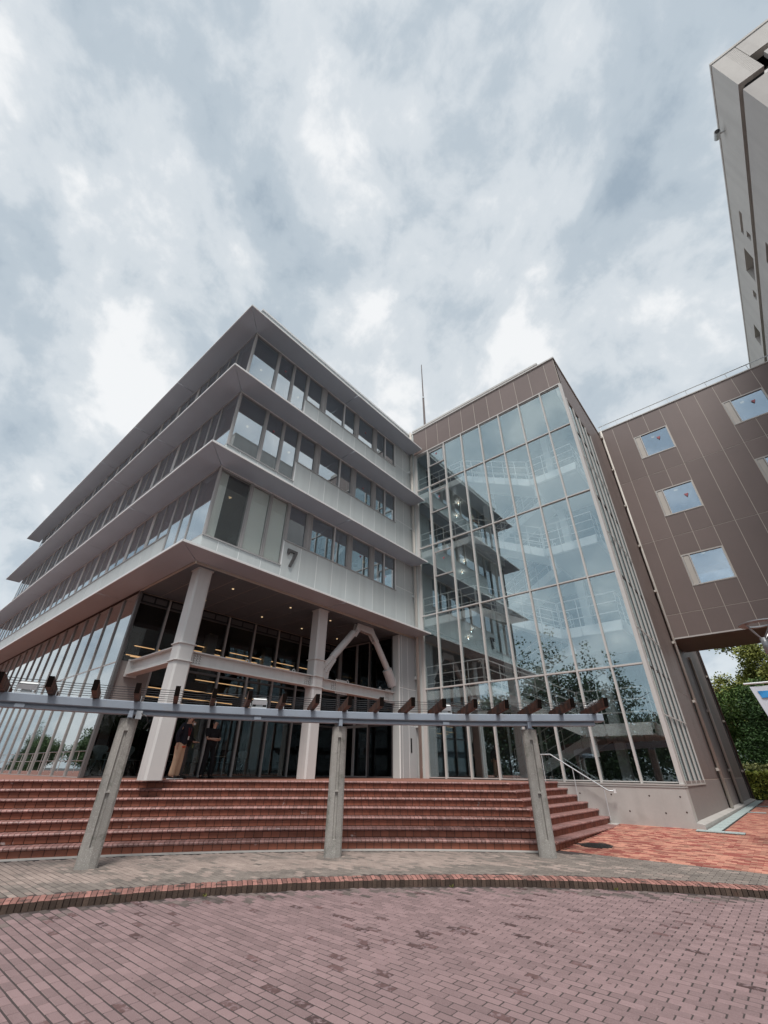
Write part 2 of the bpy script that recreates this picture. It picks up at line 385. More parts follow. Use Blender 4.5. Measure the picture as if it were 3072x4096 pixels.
def brickmesh(L, W, H, m, t, bev=.006, name='brick'):
    """cheap paver: bevelled top, no bottom"""
    a, b = L/2, W/2
    v = [(-a, -b, -H), (a, -b, -H), (a, b, -H), (-a, b, -H), (-a, -b, -bev), (a, -b, -bev), (a, b, -bev), (-a, b, -bev),
         (-a+bev, -b+bev, 0), (a-bev, -b+bev, 0), (a-bev, b-bev, 0), (-a+bev, b-bev, 0)]
    f = [(0,1,5,4),(1,2,6,5),(2,3,7,6),(3,0,4,7),(4,5,9,8),(5,6,10,9),(6,7,11,10),(7,4,8,11),(8,9,10,11)]
    return v, f
def paving(parent, name, inside, x0, x1, y0, y1, L, W, joint, zf, mats, nparts=300, dark=0.0, H=.03, jig=.0015, seed=1, margin=2600):
    """running bond, courses along Y. The pieces that show largest are objects of their own, the rest is one mesh"""
    rnd = random.Random(seed); items = []
    nx = int((x1-x0)/W)
    for i in range(nx):
        x = x0+(i+.5)*W; off = (i % 2)*L/2
        for j in range(int((y1-y0)/L)+1):
            y = y0+(j+.5)*L+off
            if not inside(x, y): continue
            z = zf(x, y)
            if not inview((x, y, z), margin) and (x*x+y*y) > 6.5: continue
            items.append((x, y, z+rnd.uniform(-jig, jig), rnd.random(), rnd.uniform(-.006, .006), int(dark(x, y, rnd.random())) if callable(dark) else (1 if rnd.random() < dark else 0)))
    def size(it):
        a = proj(it[:3]); b = proj((it[0]+W, it[1], it[2])); c = proj((it[0], it[1]+L, it[2]))
        if not a or not b or not c or not inview(it[:3], 0): return 0
        return abs((b[0]-a[0])*(c[1]-a[1])-(b[1]-a[1])*(c[0]-a[0]))
    items.sort(key=size, reverse=True)
    v, f = brickmesh(W-joint*.9, L-joint*.7, H, None, 0, .007)
    var = {}
    rest = [MB() for _ in mats]
    for n, (x, y, z, t, rz, d) in enumerate(items):
        if n < nparts:
            key = (int(t*8), d)
            if key not in var:
                mb = MB(); mb.add(v, f, (key[0]+.5)/8); var[key] = mb.mesh(name, mats[d])
            inst(var[key], name, parent, (x, y, z), rz)
        else:
            rest[d].add([(x+a, y+b, z+c) for a, b, c in v], f, t)
    for d, mb in enumerate(rest):
        if mb.v: mb.build(name+'_field', mats[d], parent, kind='stuff', fix=False)
    return len(items)
BL, BW = .1865, .0912
def worn(x, y, r):      # surface spalled off in loose clusters
    n_ = math.sin(x*1.7+1.3*math.sin(y*1.1))+math.sin(y*1.9+.8*math.sin(x*2.3)+1)+.6*math.sin(x*4.1+y*3.3)
    if r < .03+.10*max(0, n_-.55): return 1
    d = 12.7-math.hypot(x-CC[0], y-CC[1])
    return 2 if (r*7.3) % 1 < max(0, .75-d*1.3) else 0
in_pl = lambda x, y: (x-CC[0])**2+(y-CC[1])**2 < 12.68**2
paving(plaza, 'paving_brick', in_pl, -3.5, 11.5, -3.0, 9.5, BL, BW, .0125, lambda x, y: PZ, ['plaza_brick', 'plaza_brick_worn', 'plaza_brick_dirty'], dark=worn, seed=3)
R0, RSTEP = 20.46, .36
SC0 = (-6.1206, -7.115)              # centre of the curved steps
RISE = .1643
ZT = RISE*7
def in_walk(x, y):
    r = math.hypot(x-CC[0], y-CC[1]); rs = math.hypot(x-SC0[0], y-SC0[1])
    if r < 13.07 or rs > R0-.26: return False
    return x < 10.98 and (x < 10.72 or y < 4.45)
def grime_and_post_shade(x, y, r):     # grime settles along the kerb and towards the right; posts get painted shade
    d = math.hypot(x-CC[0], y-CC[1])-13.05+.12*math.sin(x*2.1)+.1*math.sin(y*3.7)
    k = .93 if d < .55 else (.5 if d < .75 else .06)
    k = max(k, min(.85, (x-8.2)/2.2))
    for pa in (35.2, 51.35, 67.3):  # contact shadow at the post feet, put in as darker bricks
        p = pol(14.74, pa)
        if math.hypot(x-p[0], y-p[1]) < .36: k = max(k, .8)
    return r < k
paving(walk, 'paving_brick', in_walk, -6, 11.0, -6, 13.5, BL, BW, .011, lambda x, y: 0, ['walk_brick', 'walk_brick_dark'], dark=grime_and_post_shade, seed=5, margin=2600)

rp = MB()
xs = [10.9, 12, 13, 14, 15.7, 18, 22, 27, 34, 46, 70]
for a, b in zip(xs, xs[1:]):
    y1a = 5.2 if a < 15.69 else 2.6
    rp.add([(a, -30, slope_z(a, 0)-.012), (b, -30, slope_z(b, 0)-.012), (b, y1a, slope_z(b, 0)-.012), (a, y1a, slope_z(a, 0)-.012)], [(0, 1, 2, 3)])
redp = tag(rp.build('red_pavement', 'mortar'), kind='structure')
def in_red(x, y):
    if (x-11.95)**2+(y-4.0)**2 < .37**2: return False
    if x < 15.64: return 10.98 < x and y < 4.42
    return y < 1.93
paving(redp, 'paving_brick', in_red, 10.98, 34.5, -6, 4.5, BL, BW, .004, slope_z, ['red_brick', 'red_brick_dark'], dark=.36, seed=9, margin=1500)
gs = MB()      # concrete gutter strip at the foot of the steps
for i in range(70):
    t0, t1 = 30+i*.9, 30+(i+1)*.9
    a0, a1 = pol(R0-.25, t0, SC0), pol(R0+.03, t0, SC0); b0, b1 = pol(R0-.25, t1, SC0), pol(R0+.03, t1, SC0)
    if min(a0[1], b0[1]) < 4.15 : continue
    gs.add([(*a0, .003), (*a1, .003), (*b1, .003), (*b0, .003)], [(0, 1, 2, 3)], random.random())
gs.add([(10.74, 4.45, .003), (15.62, 4.45, .175), (15.62, 4.85, .175), (10.74, 4.85, .003)], [(0, 1, 2, 3)])
tag(gs.build('gutter_strip', 'concrete'), kind='structure')

kerb = thing('brick_kerb', 'curved kerb of red bricks on edge round the plaza', 'kerb', (*pol(12.9, 50), PZ))
kb = MB(); 
for i in range(130):
    t0, t1 = -32+i, -31+i
    kb.add([(*pol(12.755, t0), -.013), (*pol(13.03, t0), -.013), (*pol(13.03, t1), -.013), (*pol(12.755, t1), -.013),
            (*pol(12.755, t0), -.12), (*pol(12.755, t1), -.12)], [(0, 1, 2, 3), (0, 3, 5, 4)])
kb.build('mortar_bed', 'mortar_dark', kerb)
NK = int(130/ (math.degrees(.0705/12.9))); rk = random.Random(4); kitems = []
for i in range(NK):
    a = -32+(i+.5)*130/NK; x, y = pol(12.885, a)
    if not inview((x, y, 0), 2600): continue
    kitems.append((x, y, a, rk.random(), rk.uniform(-.004, .004), rk.uniform(-.012, .012)))
kitems.sort(key=lambda k: -(1e5/((k[0]**2+k[1]**2)) if inview((k[0], k[1], 0), 0) else 0))
def kbrick(t):
    mb = MB(); W, L, Hh, b = .061, .305, .09, .008
    y0, y1, x0, x1 = -W/2, W/2, -L/2, L/2
    pr = [(x0, -.11), (x0, -b), (x0+b, 0), (x1-b, 0), (x1, -b), (x1, -.11)]
    mb.prism(pr, y0, y1, 'y', t); return mb
kv = {}; krest = MB()
for n, (x, y, a, t, dz, dr) in enumerate(kitems):
    if n < 300:
        k = int(t*7)
        if k not in kv:
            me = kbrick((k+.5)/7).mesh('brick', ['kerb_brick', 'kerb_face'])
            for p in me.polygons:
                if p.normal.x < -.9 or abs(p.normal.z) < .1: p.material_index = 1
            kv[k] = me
        inst(kv[k], 'brick', kerb, (x, y, dz), R(a)+dr)
    else:
        mb = kbrick(t); c, s_ = math.cos(R(a)+dr), math.sin(R(a)+dr)
        krest.add([(x+p[0]*c-p[1]*s_, y+p[0]*s_+p[1]*c, p[2]+dz) for p in mb.v], mb.f, t)
if krest.v: krest.build('brick_field', 'kerb_brick', kerb, kind='stuff')

# ------------------------------------------------------------------ terrace and curved tile steps
YS = [4.43+.27*k for k in range(7)]          # nosing lines of the side flight
RK = [R0+RSTEP*k for k in range(7)]
def corner_deg(r, y): return math.degrees(math.asin((y-SC0[1])/r))
A1 = 84.0
steps = thing('brick_steps', 'broad curved flight of red tiled steps up to the terrace', 'steps', (*pol(R0, 50, SC0), 0))
body = MB()
for k in range(7):
    r, y, z0, z1 = RK[k]+.035, YS[k]+.03, (k)*RISE-.05, (k+1)*RISE-.012
    a0 = corner_deg(r, y); n = 60
    pts = [pol(r, a0+(A1-a0)*i/n, SC0) for i in range(n+1)]
    far = [pol(R0+5.2, a0+(A1-a0)*i/n, SC0) for i in range(n+1)]
    for i in range(n):
        p, q = pts[i], pts[i+1]
        body.add([(*p, z0), (*q, z0), (*q, z1), (*p, z1)], [(0, 1, 2, 3)])
        p2, q2 = pol(r+RSTEP+.1, a0+(A1-a0)*i/n, SC0), pol(r+RSTEP+.1, a0+(A1-a0)*(i+1)/n, SC0)
        body.add([(*p, z1), (*q, z1), (*q2, z1), (*p2, z1)], [(0, 1, 2, 3)])
    c = pts[0]
    body.add([(c[0], y, z0), (15.62, y, z0), (15.62, y, z1), (c[0], y, z1)], [(0, 1, 2, 3)])
    body.add([(c[0], y, z1), (15.62, y, z1), (15.62, y+.37, z1), (c[0], y+.37, z1)], [(0, 1, 2, 3)])
body.build('step_body', 'mortar_dark', steps)
TL = .181
def nosing(t):
    mb = MB(); L = TL/2-.010
    pr = [(.30, -.058), (.012, -.058), (-.018, -.052), (-.034, -.036), (-.036, -.022), (-.026, -.008), (-.008, 0), (.30, 0)]
    mb.prism(pr, -L/2, L/2, 'y', t); return mb
def riser(t):
    mb = MB(); L = TL-.012
    mb.box(.014, -L/2, .004, .06, L/2, RISE-.062, t); return mb
st = {'step_nosing': [], 'riser_tile': []}; rs = random.Random(12)
for k in range(7):
    a0 = corner_deg(RK[k], YS[k]); x0 = pol(RK[k], a0, SC0)[0]
    for kind, L in (('step_nosing', TL/2), ('riser_tile', TL)):
        da = math.degrees(L/RK[k]); n = int((A1-a0)/da)
        for i in range(n):
            a = a0+(i+.5)*da; x, y = pol(RK[k], a, SC0)
            st[kind].append((x, y, k, R(a), rs.random()))
        n = int((15.62-x0)/L); LL = (15.62-x0)/n
        for i in range(n):
            st[kind].append((x0+(i+.5)*LL, YS[k], k, R(90), rs.random()))
for kind, items in st.items():
    items = [i for i in items if inview((i[0], i[1], RISE*(i[2]+1)), 2600)]
    items.sort(key=lambda i: (0 if inview((i[0], i[1], RISE*(i[2]+1)), 0) else 1, i[0]**2+i[1]**2))
    fn = nosing if kind == 'step_nosing' else riser; mname = 'tile_nosing' if kind == 'step_nosing' else 'tile_riser'
    var = {}; rest = MB()
    for n, (x, y, k, a, t) in enumerate(items):
        z = RISE*(k+1) if kind == 'step_nosing' else RISE*k
        if n < 300:
            key = int(t*8)
            if key not in var: var[key] = fn((key+.5)/8).mesh(kind, mname)
            inst(var[key], kind, steps, (x, y, z), a)
        else:
            mb = fn(t); c, s_ = math.cos(a), math.sin(a)
            rest.add([(x+p[0]*c-p[1]*s_, y+p[0]*s_+p[1]*c, p[2]+z) for p in mb.v], mb.f, t)
    rest.build(kind+'_field', mname, steps, kind='stuff')
ter = MB()
a0 = corner_deg(RK[6]+.2, YS[6]+.2); n = 60; rr_ = RK[6]+.2
edge = [pol(rr_, a0+(A1-a0)*i/n, SC0) for i in range(n+1)]
zt = ZT-.004
for p, q in zip(edge, edge[1:]):
    ter.add([(*p, zt), (p[0], 46, zt), (q[0], 46, zt), (*q, zt)], [(0, 1, 2, 3)])
ter.add([(edge[0][0], YS[6]+.2, zt), (15.69, YS[6]+.2, zt), (15.69, 46, zt), (edge[0][0], 46, zt)], [(0, 1, 2, 3)])
ter.add([(edge[-1][0], edge[-1][1], zt), (edge[-1][0], 46, zt), (-9, 46, zt), (-9, edge[-1][1], zt)], [(0, 1, 2, 3)])
tag(ter.build('terrace', 'terrace_tile'), kind='structure')
mh = thing('manhole_cover', 'round dark cast iron cover in the red paving', 'manhole cover', (11.95, 4.0, slope_z(11.95, 4)))
m = MB(); m.lathe((11.95, 4.0, .035), [(.34, -.03), (.34, .004), (.325, .008), (.30, .008), (.30, .002), (.0, .002)], 32); m.build('cover', 'cast_iron', mh)
for i in range(9):
    yy = 4.0-.24+i*.06; hw = math.sqrt(max(.28**2-(yy-4.0)**2, 0))
    MB().box(11.95-hw, yy-.012, .038, 11.95+hw, yy+.012, .046).build('rib', 'cast_iron', mh)

# ------------------------------------------------------------------ grey office building
XW, YW = 4.92, 11.47                 # wall planes of the left and of the front side
XO, YO = 4.06, 10.58                 # outer eave edges
EZ = [6.58, 10.09, 13.69, 17.24]     # eave undersides
YE = 41.0                            # far end
bld = thing('office_building', 'grey four storey office building with deep sloping eaves and the number 7 on its front', 'building', (XW, YW, ZT))
G = .026
# structural shell behind the cladding
sh = MB()
holesF, holesL = [], []
COLW = [(4.98, 6.17), (6.23, 7.02), (7.07, 7.82)]
SMW = [(7.90, 8.78), (9.02, 10.24), (10.27, 11.04), (11.28, 12.46), (12.70, 13.40), (13.43, 14.22)]
LC = [(11.53, 12.74), (12.79, 13.46), (13.51, 14.30)]
LS = []
y = 14.40
while y < 40.4:
    LS += [(y, y+.80), (y+.85, y+1.65)]; y += 1.90
for i in range(1, 4):
    e = EZ[i]; top = e-.05
    holesF += [(a, b, e-2.62, top) for a, b in COLW]+[(a, b, e-1.63, top) for a, b in SMW]
    holesL += [(a, b, e-2.62, top) for a, b in LC]+[(a, b, e-1.63, top) for a, b in LS]
wall(sh, 'y', YW+.006, YW+.20, XW+.03, 15.66, 6.62, 18.85, holesF)
wall(sh, 'x', XW+.006, XW+.20, YW+.20, YE, 6.62, 18.85, holesL)
sh.build('wall', 'panel_joint', bld)
# cladding panels of the front, cut round the windows
JX = [4.92, 5.46, 6.20, 7.045, 7.86, 8.65, 9.45, 10.255, 11.05, 11.85, 12.66, 13.45, 14.25, 14.92, 15.64]
def panel(u0, u1, z0, z1, axis, p0, p1, m='panel_grey', par=bld, name='wall_panel'):
    if u1-u0 < .03 or z1-z0 < .03: return
    mb = MB()
    if axis == 'y': mb.box(u0, p0, z0, u1, p1, z1, random.random())
    else: mb.box(p0, u0, z0, p1, u1, z1, random.random())
    return mb.build(name, m, par)
for i in range(1, 5):
    zb = EZ[i-1]+.10
    if i == 4:      # parapet above the top eave
        for a, b in zip(JX, JX[1:]): panel(a+G/2, b-G/2, EZ[3]+.12, 18.80, 'y', YW, YW+.03)
        continue
    e = EZ[i]
    for a, b in zip(JX, JX[1:]):
        zt_ = e-2.62 if b < 7.87 else (e-1.63 if b < 14.26 else e-.02)
        if b < 14.26: panel(a+G/2, b-G/2, zb, zt_-.012, 'y', YW, YW+.03)
        else:
            mz = e-1.40
            panel(a+G/2, b-G/2, zb, mz-G/2, 'y', YW, YW+.03); panel(a+G/2, b-G/2, mz+G/2, zt_, 'y', YW, YW+.03)
    # posts between the windows
    fx = [(4.92, 4.98)]+[(a[1], b[0]) for a, b in zip(COLW+SMW, (COLW+SMW)[1:])]
    for (a, b) in fx:
        big = b > 7.7 and b-a > .1
        panel(a, b, (e-2.62 if a < 7.8 else e-1.63), e-.05, 'y', YW-.005, YW+.03, 'frame_metal', name='window_post')
        if big:
            for xx in (a+.05, b-.05): MB().box(xx-.012, YW-.03, e-1.63, xx+.012, YW-.006, e-.05).build('post_fin', 'frame_metal', bld)
    MB().box(7.84, YW-.035, e-1.66, 14.24, YW+.02, e-1.625).build('window_sill', 'frame_metal', bld)
    MB().box(4.90, YW-.035, e-2.655, 7.84, YW+.02, e-2.62).build('window_sill', 'frame_metal', bld)
    for k, (a, b) in enumerate(COLW):
        wn = window(bld, 'y', YW+.015, a, b, e-2.62, e-.05, gm='glass_clear' if i == 1 else 'glass_window')
        if k == 1 and i > 1: marker(wn, 'y', YW+.05, (a+b)/2, e-.85, .055)
        if i == 1 and k > 0: MB().box(a+.045, YW+.095, e-2.57, b-.045, YW+.10, e-.1).build('blind', 'blind', wn)
        if i == 1 and k == 0:
            for q in range(46): MB().box(a+.36, YW+.10, e-2.5+q*.05, b-.06, YW+.135, e-2.493+q*.05).build('blind_slat', 'blind_slat', wn)
            MB().box(a+.05, YW+.14, e-2.55, a+.36, YW+.15, e-.1).build('blind', 'blind', wn)
    for k, (a, b) in enumerate(SMW):
        wn = window(bld, 'y', YW+.015, a, b, e-1.63, e-.05)
        MB().box(a+.05, YW+.12, e-.20, b-.05, YW+.17, e-.10).build('blind_box', 'frame_metal', wn)
        if k in (3,) : marker(wn, 'y', YW+.05, (a+b)/2, e-.8, .055)
    # left side
    for k, (a, b) in enumerate(LC): window(bld, 'x', XW+.002, a, b, e-2.62, e-.05, inset=.012)
    for k, (a, b) in enumerate(LS): window(bld, 'x', XW+.002, a, b, e-1.63, e-.05, inset=.012)
    jy = [YW+.0]+[c[0]-.04 for c in LS[0::2]]+[YE]
    panel(YW, LC[0][0], e-2.62, e-.05, 'x', XW-.005, XW+.03, 'frame_metal', name='window_post')
    for a, b in zip(LC, LC[1:]): panel(a[1], b[0], e-2.62, e-.05, 'x', XW-.005, XW+.03, 'frame_metal', name='window_post')
    panel(LC[-1][1], LS[0][0], e-2.62, e-.05, 'x', XW-.005, XW+.03, 'frame_metal', name='window_post')
    for a, b in zip(LS, LS[1:]): panel(a[1], b[0], e-1.63, e-.05, 'x', XW-.008, XW+.03, 'frame_pale' if b[0]-a[1] > .1 else 'frame_metal', name='window_post')
    for a, b in zip(jy, jy[1:]):
        lo = e-2.62 if b < 14.5 else e-1.63
        panel(a+G/2, b-G/2, zb, lo-.012, 'x', XW, XW+.03)
    MB().box(XW-.035, 14.36, e-1.66, XW+.02, YE, e-1.625).build('window_sill', 'frame_metal', bld)
for k in range(12):
    a = YW+.03+k*(YE-YW-.03)/12; b = YW+.03+(k+1)*(YE-YW-.03)/12
    panel(a+G/2, b-G/2, EZ[3]+.12, 18.80, 'x', XW, XW+.03)
MB().box(XW-.04, YW-.04, 18.80, 15.66, YW+.25, 18.90).box(XW-.04, YW+.25, 18.80, XW+.25, YE, 18.90).build('parapet_coping', 'white_metal', bld)
MB().box(XW+.21, YW+.21, 18.3, 15.6, YE, 18.5).build('roof', 'panel_grey', bld)
# eaves: wedge section with a thin pale nose, split at the joints the photograph shows
def eave(z, e0, e1, side, first, last):
    gp = .014; T0, T1 = .035, .24
    def P(s, d, h):      # s along the eave, d from outer (0) to wall (1)
        if side == 'f': return (s, YO+(YW-YO)*d, z+h)
        return (XO+(XW-XO)*d, s, z+h)
    lo = (XO, YO) if side == 'f' else (YO, XO)
    a_out = (XO if side == 'f' else YO)+.022 if first else e0+gp
    a_in = (XW if side == 'f' else YW)+.022 if first else e0+gp
    b_ = e1-gp if not last else e1
    v = [P(a_out, 0.02, 0), P(b_, 0.02, 0), P(b_, 1, 0), P(a_in, 1, 0), P(a_out, 0.02, T0), P(b_, 0.02, T0), P(b_, 1, T1), P(a_in, 1, T1)]
    MB().add(v, [(0,3,2,1),(4,5,6,7),(0,1,5,4),(1,2,6,5),(2,3,7,6),(3,0,4,7)]).build('eave', 'soffit', bld)
    v = [P(a_out-.022 if first else a_out, -.015, -.004), P(b_, -.015, -.004), P(b_, .018, -.004), P(a_out, .018, -.004), P(a_out-.022 if first else a_out, -.015, .066), P(b_, -.015, .066), P(b_, .018, .066), P(a_out, .018, .066)]
    MB().add(v, [(0,3,2,1),(4,5,6,7),(0,1,5,4),(1,2,6,5),(2,3,7,6),(3,0,4,7)]).build('eave_edge', 'white_metal', bld)
for z in EZ:
    eave(z, XO, 10.25, 'f', True, False); eave(z, 10.25, 15.62, 'f', False, True)
    ys_ = [YO, 16.70, 21.50, 26.3, 31.2, 36.2, 41.9]
    for k, (a, b) in enumerate(zip(ys_, ys_[1:])): eave(z, a, b, 'l', k == 0, k == len(ys_)-2)
# the number
seven = MB()
sx, sz = 8.03, 7.53
seven.prism([(sx, sz+.64), (sx+.42, sz+.64), (sx+.42, sz+.555), (sx+.225, sz), (sx+.115, sz), (sx+.31, sz+.545), (sx+.085, sz+.545), (sx+.085, sz+.44), (sx, sz+.44)], YW-.075, YW-.012, 'y')
seven.box(sx+.15, YW-.02, sz+.05, sx+.19, YW+.0, sz+.09)
seven.build('number_seven', 'frame_dark', bld)
# floors and rooms behind the glass
fl = MB()
for e in EZ[:3]: fl.box(XW+.24, YW+.24, e+.02, 15.6, YE, e+.48)
fl.box(XW+.24, YW+.24, EZ[3]+.02, 15.6, YE, EZ[3]+.3)
fl.build('floor_slab', 'room_wall', bld)
core = MB()
for i in range(3):
    core.box(9.2, 16.4, EZ[i]+.49, 15.55, YE-.3, EZ[i+1]+.01)
    core.box(XW+1.9, YW+.25, EZ[i]+.49, XW+2.0, YW+2.2, EZ[i+1]+.01)
    core.box(10.65, YW+.3, EZ[i]+.49, 10.75, 16.4, EZ[i+1]+.01)
core.build('partition', 'room_wall', bld)
for i in range(3):
    for xx in (6.2, 8.4, 11.6, 13.6):
        m = MB(); m.lathe((xx, YW+1.5, EZ[i+1]-.02), [(.055, 0), (.055, .03), (.02, .03)], 10); m.build('downlight', 'lamp_white', bld)
# ground storey: recessed porch
YB = 15.12; XR = 14.47; ZS = 6.50
gx = [XW+.02]+[5.60]+[6.40+.805*k for k in range(12)]; gx = [x for x in gx if x < 15.2]+[15.62]
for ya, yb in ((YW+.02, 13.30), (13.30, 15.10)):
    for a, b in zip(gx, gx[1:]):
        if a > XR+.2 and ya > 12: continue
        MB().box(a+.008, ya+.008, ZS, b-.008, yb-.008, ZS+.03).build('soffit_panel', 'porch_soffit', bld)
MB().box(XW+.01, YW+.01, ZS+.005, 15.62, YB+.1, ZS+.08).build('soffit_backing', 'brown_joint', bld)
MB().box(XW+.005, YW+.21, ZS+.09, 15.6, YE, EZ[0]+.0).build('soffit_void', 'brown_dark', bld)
for xx in (6.78, 9.2, 11.22, 13.3):
    for yy in (12.42, 14.18):
        m = MB(); m.lathe((xx, yy, ZS-.012), [(.036, 0), (.036, .012), (.02, .012)], 12); m.build('downlight', 'lamp_white', bld)
# back glazing of the porch
bx = [4.98, 5.99, 7.18, 8.38, 9.58, 10.77, 11.97, 13.16, 14.43]
for a, b in zip(bx, bx[1:]):
    for z0, z1 in ((ZT, 3.0), (3.0, 4.27), (4.27, 6.18)):
        if a < 5 and z0 == 3.0: continue
        window(bld, 'y', YB, a, b, z0, z1, fr=.035, fm='frame_dark', gm='glass_ground', name='porch_window')
    MB().box(b-.03, YB-.06, ZT, b+.03, YB-.002, 6.45).build('mullion', 'frame_metal', bld)
    MB().box(a+.02, YB, 6.19, b-.02, YB+.06, 6.48).build('transom_panel', 'black', bld)
    MB().box(a+.10, YB-.012, 6.24, (a+b)/2-.03, YB-.002, 6.42).box((a+b)/2+.03, YB-.012, 6.24, b-.1, YB-.002, 6.42).build('vent', 'frame_dark', bld)
MB().box(4.96, YB-.05, 2.95, 5.97, YB-.004, 4.26).build('cladding_panel', 'taupe_wall', bld)
# right return of the porch: glazed wall with the door
ry = [11.86, 13.20, 14.02, 15.08]
for k, (a, b) in enumerate(zip(ry, ry[1:])):
    for z0, z1 in ((ZT, 2.98), (2.98, 4.3), (4.3, 6.45)):
        o = window(bld, 'x', XR, a, b, z0, z1, fr=.05, fm='frame_metal' if k else 'frame_dark', gm='glass_ground', name='door' if (k == 0 and z0 == ZT) else 'porch_window')
MB().box(XR-.01, YW+.05, ZT, XR+.09, 11.84, 6.48).build('door_jamb', 'panel_grey', bld)
# pilaster panels beside the glass tower
MB().box(XR+.012, YW+.006, ZT, 15.62, YW+.3, 6.485).build('pilaster_core', 'panel_joint', bld)
for a, b in ((14.47, 14.62), (14.62, 15.03), (15.03, 15.60)):
    for z0, z1 in ((ZT, 2.95), (2.95, 4.32), (4.32, 6.49)):
        panel(a+G/2, b-G/2, z0+G/2, z1-G/2, 'y', YW, YW+.03, 'panel_dark')
MB().box(15.12, YW-.012, 2.0, 15.20, YW-.001, 2.5).build('call_panel', 'black', bld)
MB().box(15.665, 11.205, ZT, 15.86, 11.62, 18.85).build('corner_infill', 'panel_grey', bld)
for xx, rr, mm in ((15.60, .05, 'pipe_beige'), (15.50, .018, 'pipe_beige')):
    MB().tube([(xx, 11.33, ZT), (xx, 11.33, 18.95)], rr, 8).build('downpipe', mm, bld, smooth=True)
for k in range(9):
    MB().box(15.46, 11.36, 2.9+k*1.85, 15.66, 11.46, 3.02+k*1.85).build('pipe_bracket', 'panel_grey', bld)
# ground storey, left side glazing
ly = [15.22+1.21*k for k in range(22)]
for a, b in zip(ly, ly[1:]):
    for z0, z1 in ((ZT, 4.24), (4.24, 6.5)):
        window(bld, 'x', XW+.03, a, b, z0, z1, fr=.02, inset=.012, fm='frame_metal', gm='glass_left', name='ground_window')
for a in ly: MB().box(XW+.0, a-.022, ZT, XW+.029, a+.022, 6.5).build('mullion', 'frame_metal', bld)
MB().box(XW-.02, 15.02, ZT, XW+.05, 15.18, 6.5).box(XW+.0, 14.98, ZT, XW+.06, 15.10, 6.5).build('corner_post', 'frame_dark', bld)
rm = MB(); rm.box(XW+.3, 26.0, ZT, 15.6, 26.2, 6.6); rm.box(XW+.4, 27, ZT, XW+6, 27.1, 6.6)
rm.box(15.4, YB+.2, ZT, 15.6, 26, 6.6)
rm.box(15.45, YW+.31, ZT, 15.6, YB+.19, 6.6)  # added dark wall, shuts out bright sky behind the door glass
rm.box(XW+1.5, 19.4, ZT, XW+1.6, 26, 6.6)  # added dark partition, blocks daylight coming through the left glazing
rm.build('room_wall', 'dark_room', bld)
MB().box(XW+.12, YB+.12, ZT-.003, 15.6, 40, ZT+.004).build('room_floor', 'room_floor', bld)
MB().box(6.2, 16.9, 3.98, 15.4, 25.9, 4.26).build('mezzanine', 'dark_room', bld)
for (xx, yy, z0) in ((9.4, 18.2, ZT), (12.4, 18.2, ZT), (7.0, 20.5, ZT)):
    MB().box(xx-.2, yy-.2, z0, xx+.2, yy+.2, 6.5).build('inner_column', 'stair_under', bld)
# steelwork of the porch
def chcol(cx, cy, h, c, z0, z1, mb):
    p = [(cx-h+c, cy-h), (cx+h-c, cy-h), (cx+h, cy-h+c), (cx+h, cy+h-c), (cx+h-c, cy+h), (cx-h+c, cy+h), (cx-h, cy+h-c), (cx-h, cy-h+c)]
    return mb.prism(p, z0, z1, 'z')
for cx, cl in ((5.38, (3.86, 4.30)), (10.19, (3.80, 4.14, 4.70))):
    cc = MB(); chcol(cx, 11.86, .225, .05, ZT, ZS, cc); cc.build('column', 'steel_paint', bld)
    for zc_ in cl: m = MB(); chcol(cx, 11.86, .262, .05, zc_-.012, zc_+.012, m); m.build('collar_plate', 'steel_paint', bld)
    m = MB(); chcol(cx, 11.86, .25, .04, ZS-.03, ZS+.0, m); m.build('head_plate', 'steel_paint', bld)
def hbeam(mb, axis, a, b, c, z0, z1, w=.15):
    for zz0, zz1 in ((z0, z0+.025), (z1-.025, z1)):
        (mb.box(a, c-w, zz0, b, c+w, zz1) if axis == 'x' else mb.box(c-w, a, zz0, c+w, b, zz1))
    (mb.box(a, c-.02, z0+.025, b, c+.02, z1-.025) if axis == 'x' else mb.box(c-.02, a, z0+.025, c+.02, b, z1-.025))
    return mb
hbeam(MB(), 'x', 5.61, 9.96, 11.86, 3.80, 4.16).build('steel_beam', 'steel_paint', bld)
hbeam(MB(), 'x', 10.42, 14.63, 11.86, 3.78, 4.14).build('steel_beam', 'steel_paint', bld)
hbeam(MB(), 'y', 12.09, 15.02, 5.38, 3.86, 4.28).build('steel_beam', 'steel_paint', bld)
MB().box(14.63, 11.68, 3.76, 14.655, 12.04, 4.16).build('end_plate', 'steel_paint', bld)
MB().box(5.20, 15.0, 3.80, 5.56, 15.06, 4.32).build('end_plate', 'steel_paint', bld)
bolts = [(5.75, 3.9), (9.75, 3.9), (11.0, 3.88), (14.0, 3.86)]
for bxx, bz in bolts:
    m = MB()
    for i in range(3):
        for j in range(4): m.box(bxx+i*.085-.02, 11.79, bz+j*.06-.017, bxx+i*.085+.02, 11.838, bz+j*.06+.017)
    m.build('bolt_group', 'steel_paint', bld)
for bxx in (7.4, 9.2, 11.75, 13.6):
    m = MB(); m.tube([(bxx-.05, 11.80, 4.14), (bxx-.05, 11.80, 4.21), (bxx, 11.80, 4.25), (bxx+.05, 11.80, 4.21), (bxx+.05, 11.80, 4.14)], .018, 6); m.build('lifting_lug', 'steel_paint', bld)
for x0_ in (11.1, 13.9):
    m = MB()
    for i in range(9): m.box(x0_+i*.065, 11.73, 4.14, x0_+i*.065+.03, 11.77, 4.20); m.box(x0_+i*.065, 11.73, 3.72, x0_+i*.065+.03, 11.77, 3.78)
    m.build('bolt_group', 'steel_paint', bld)
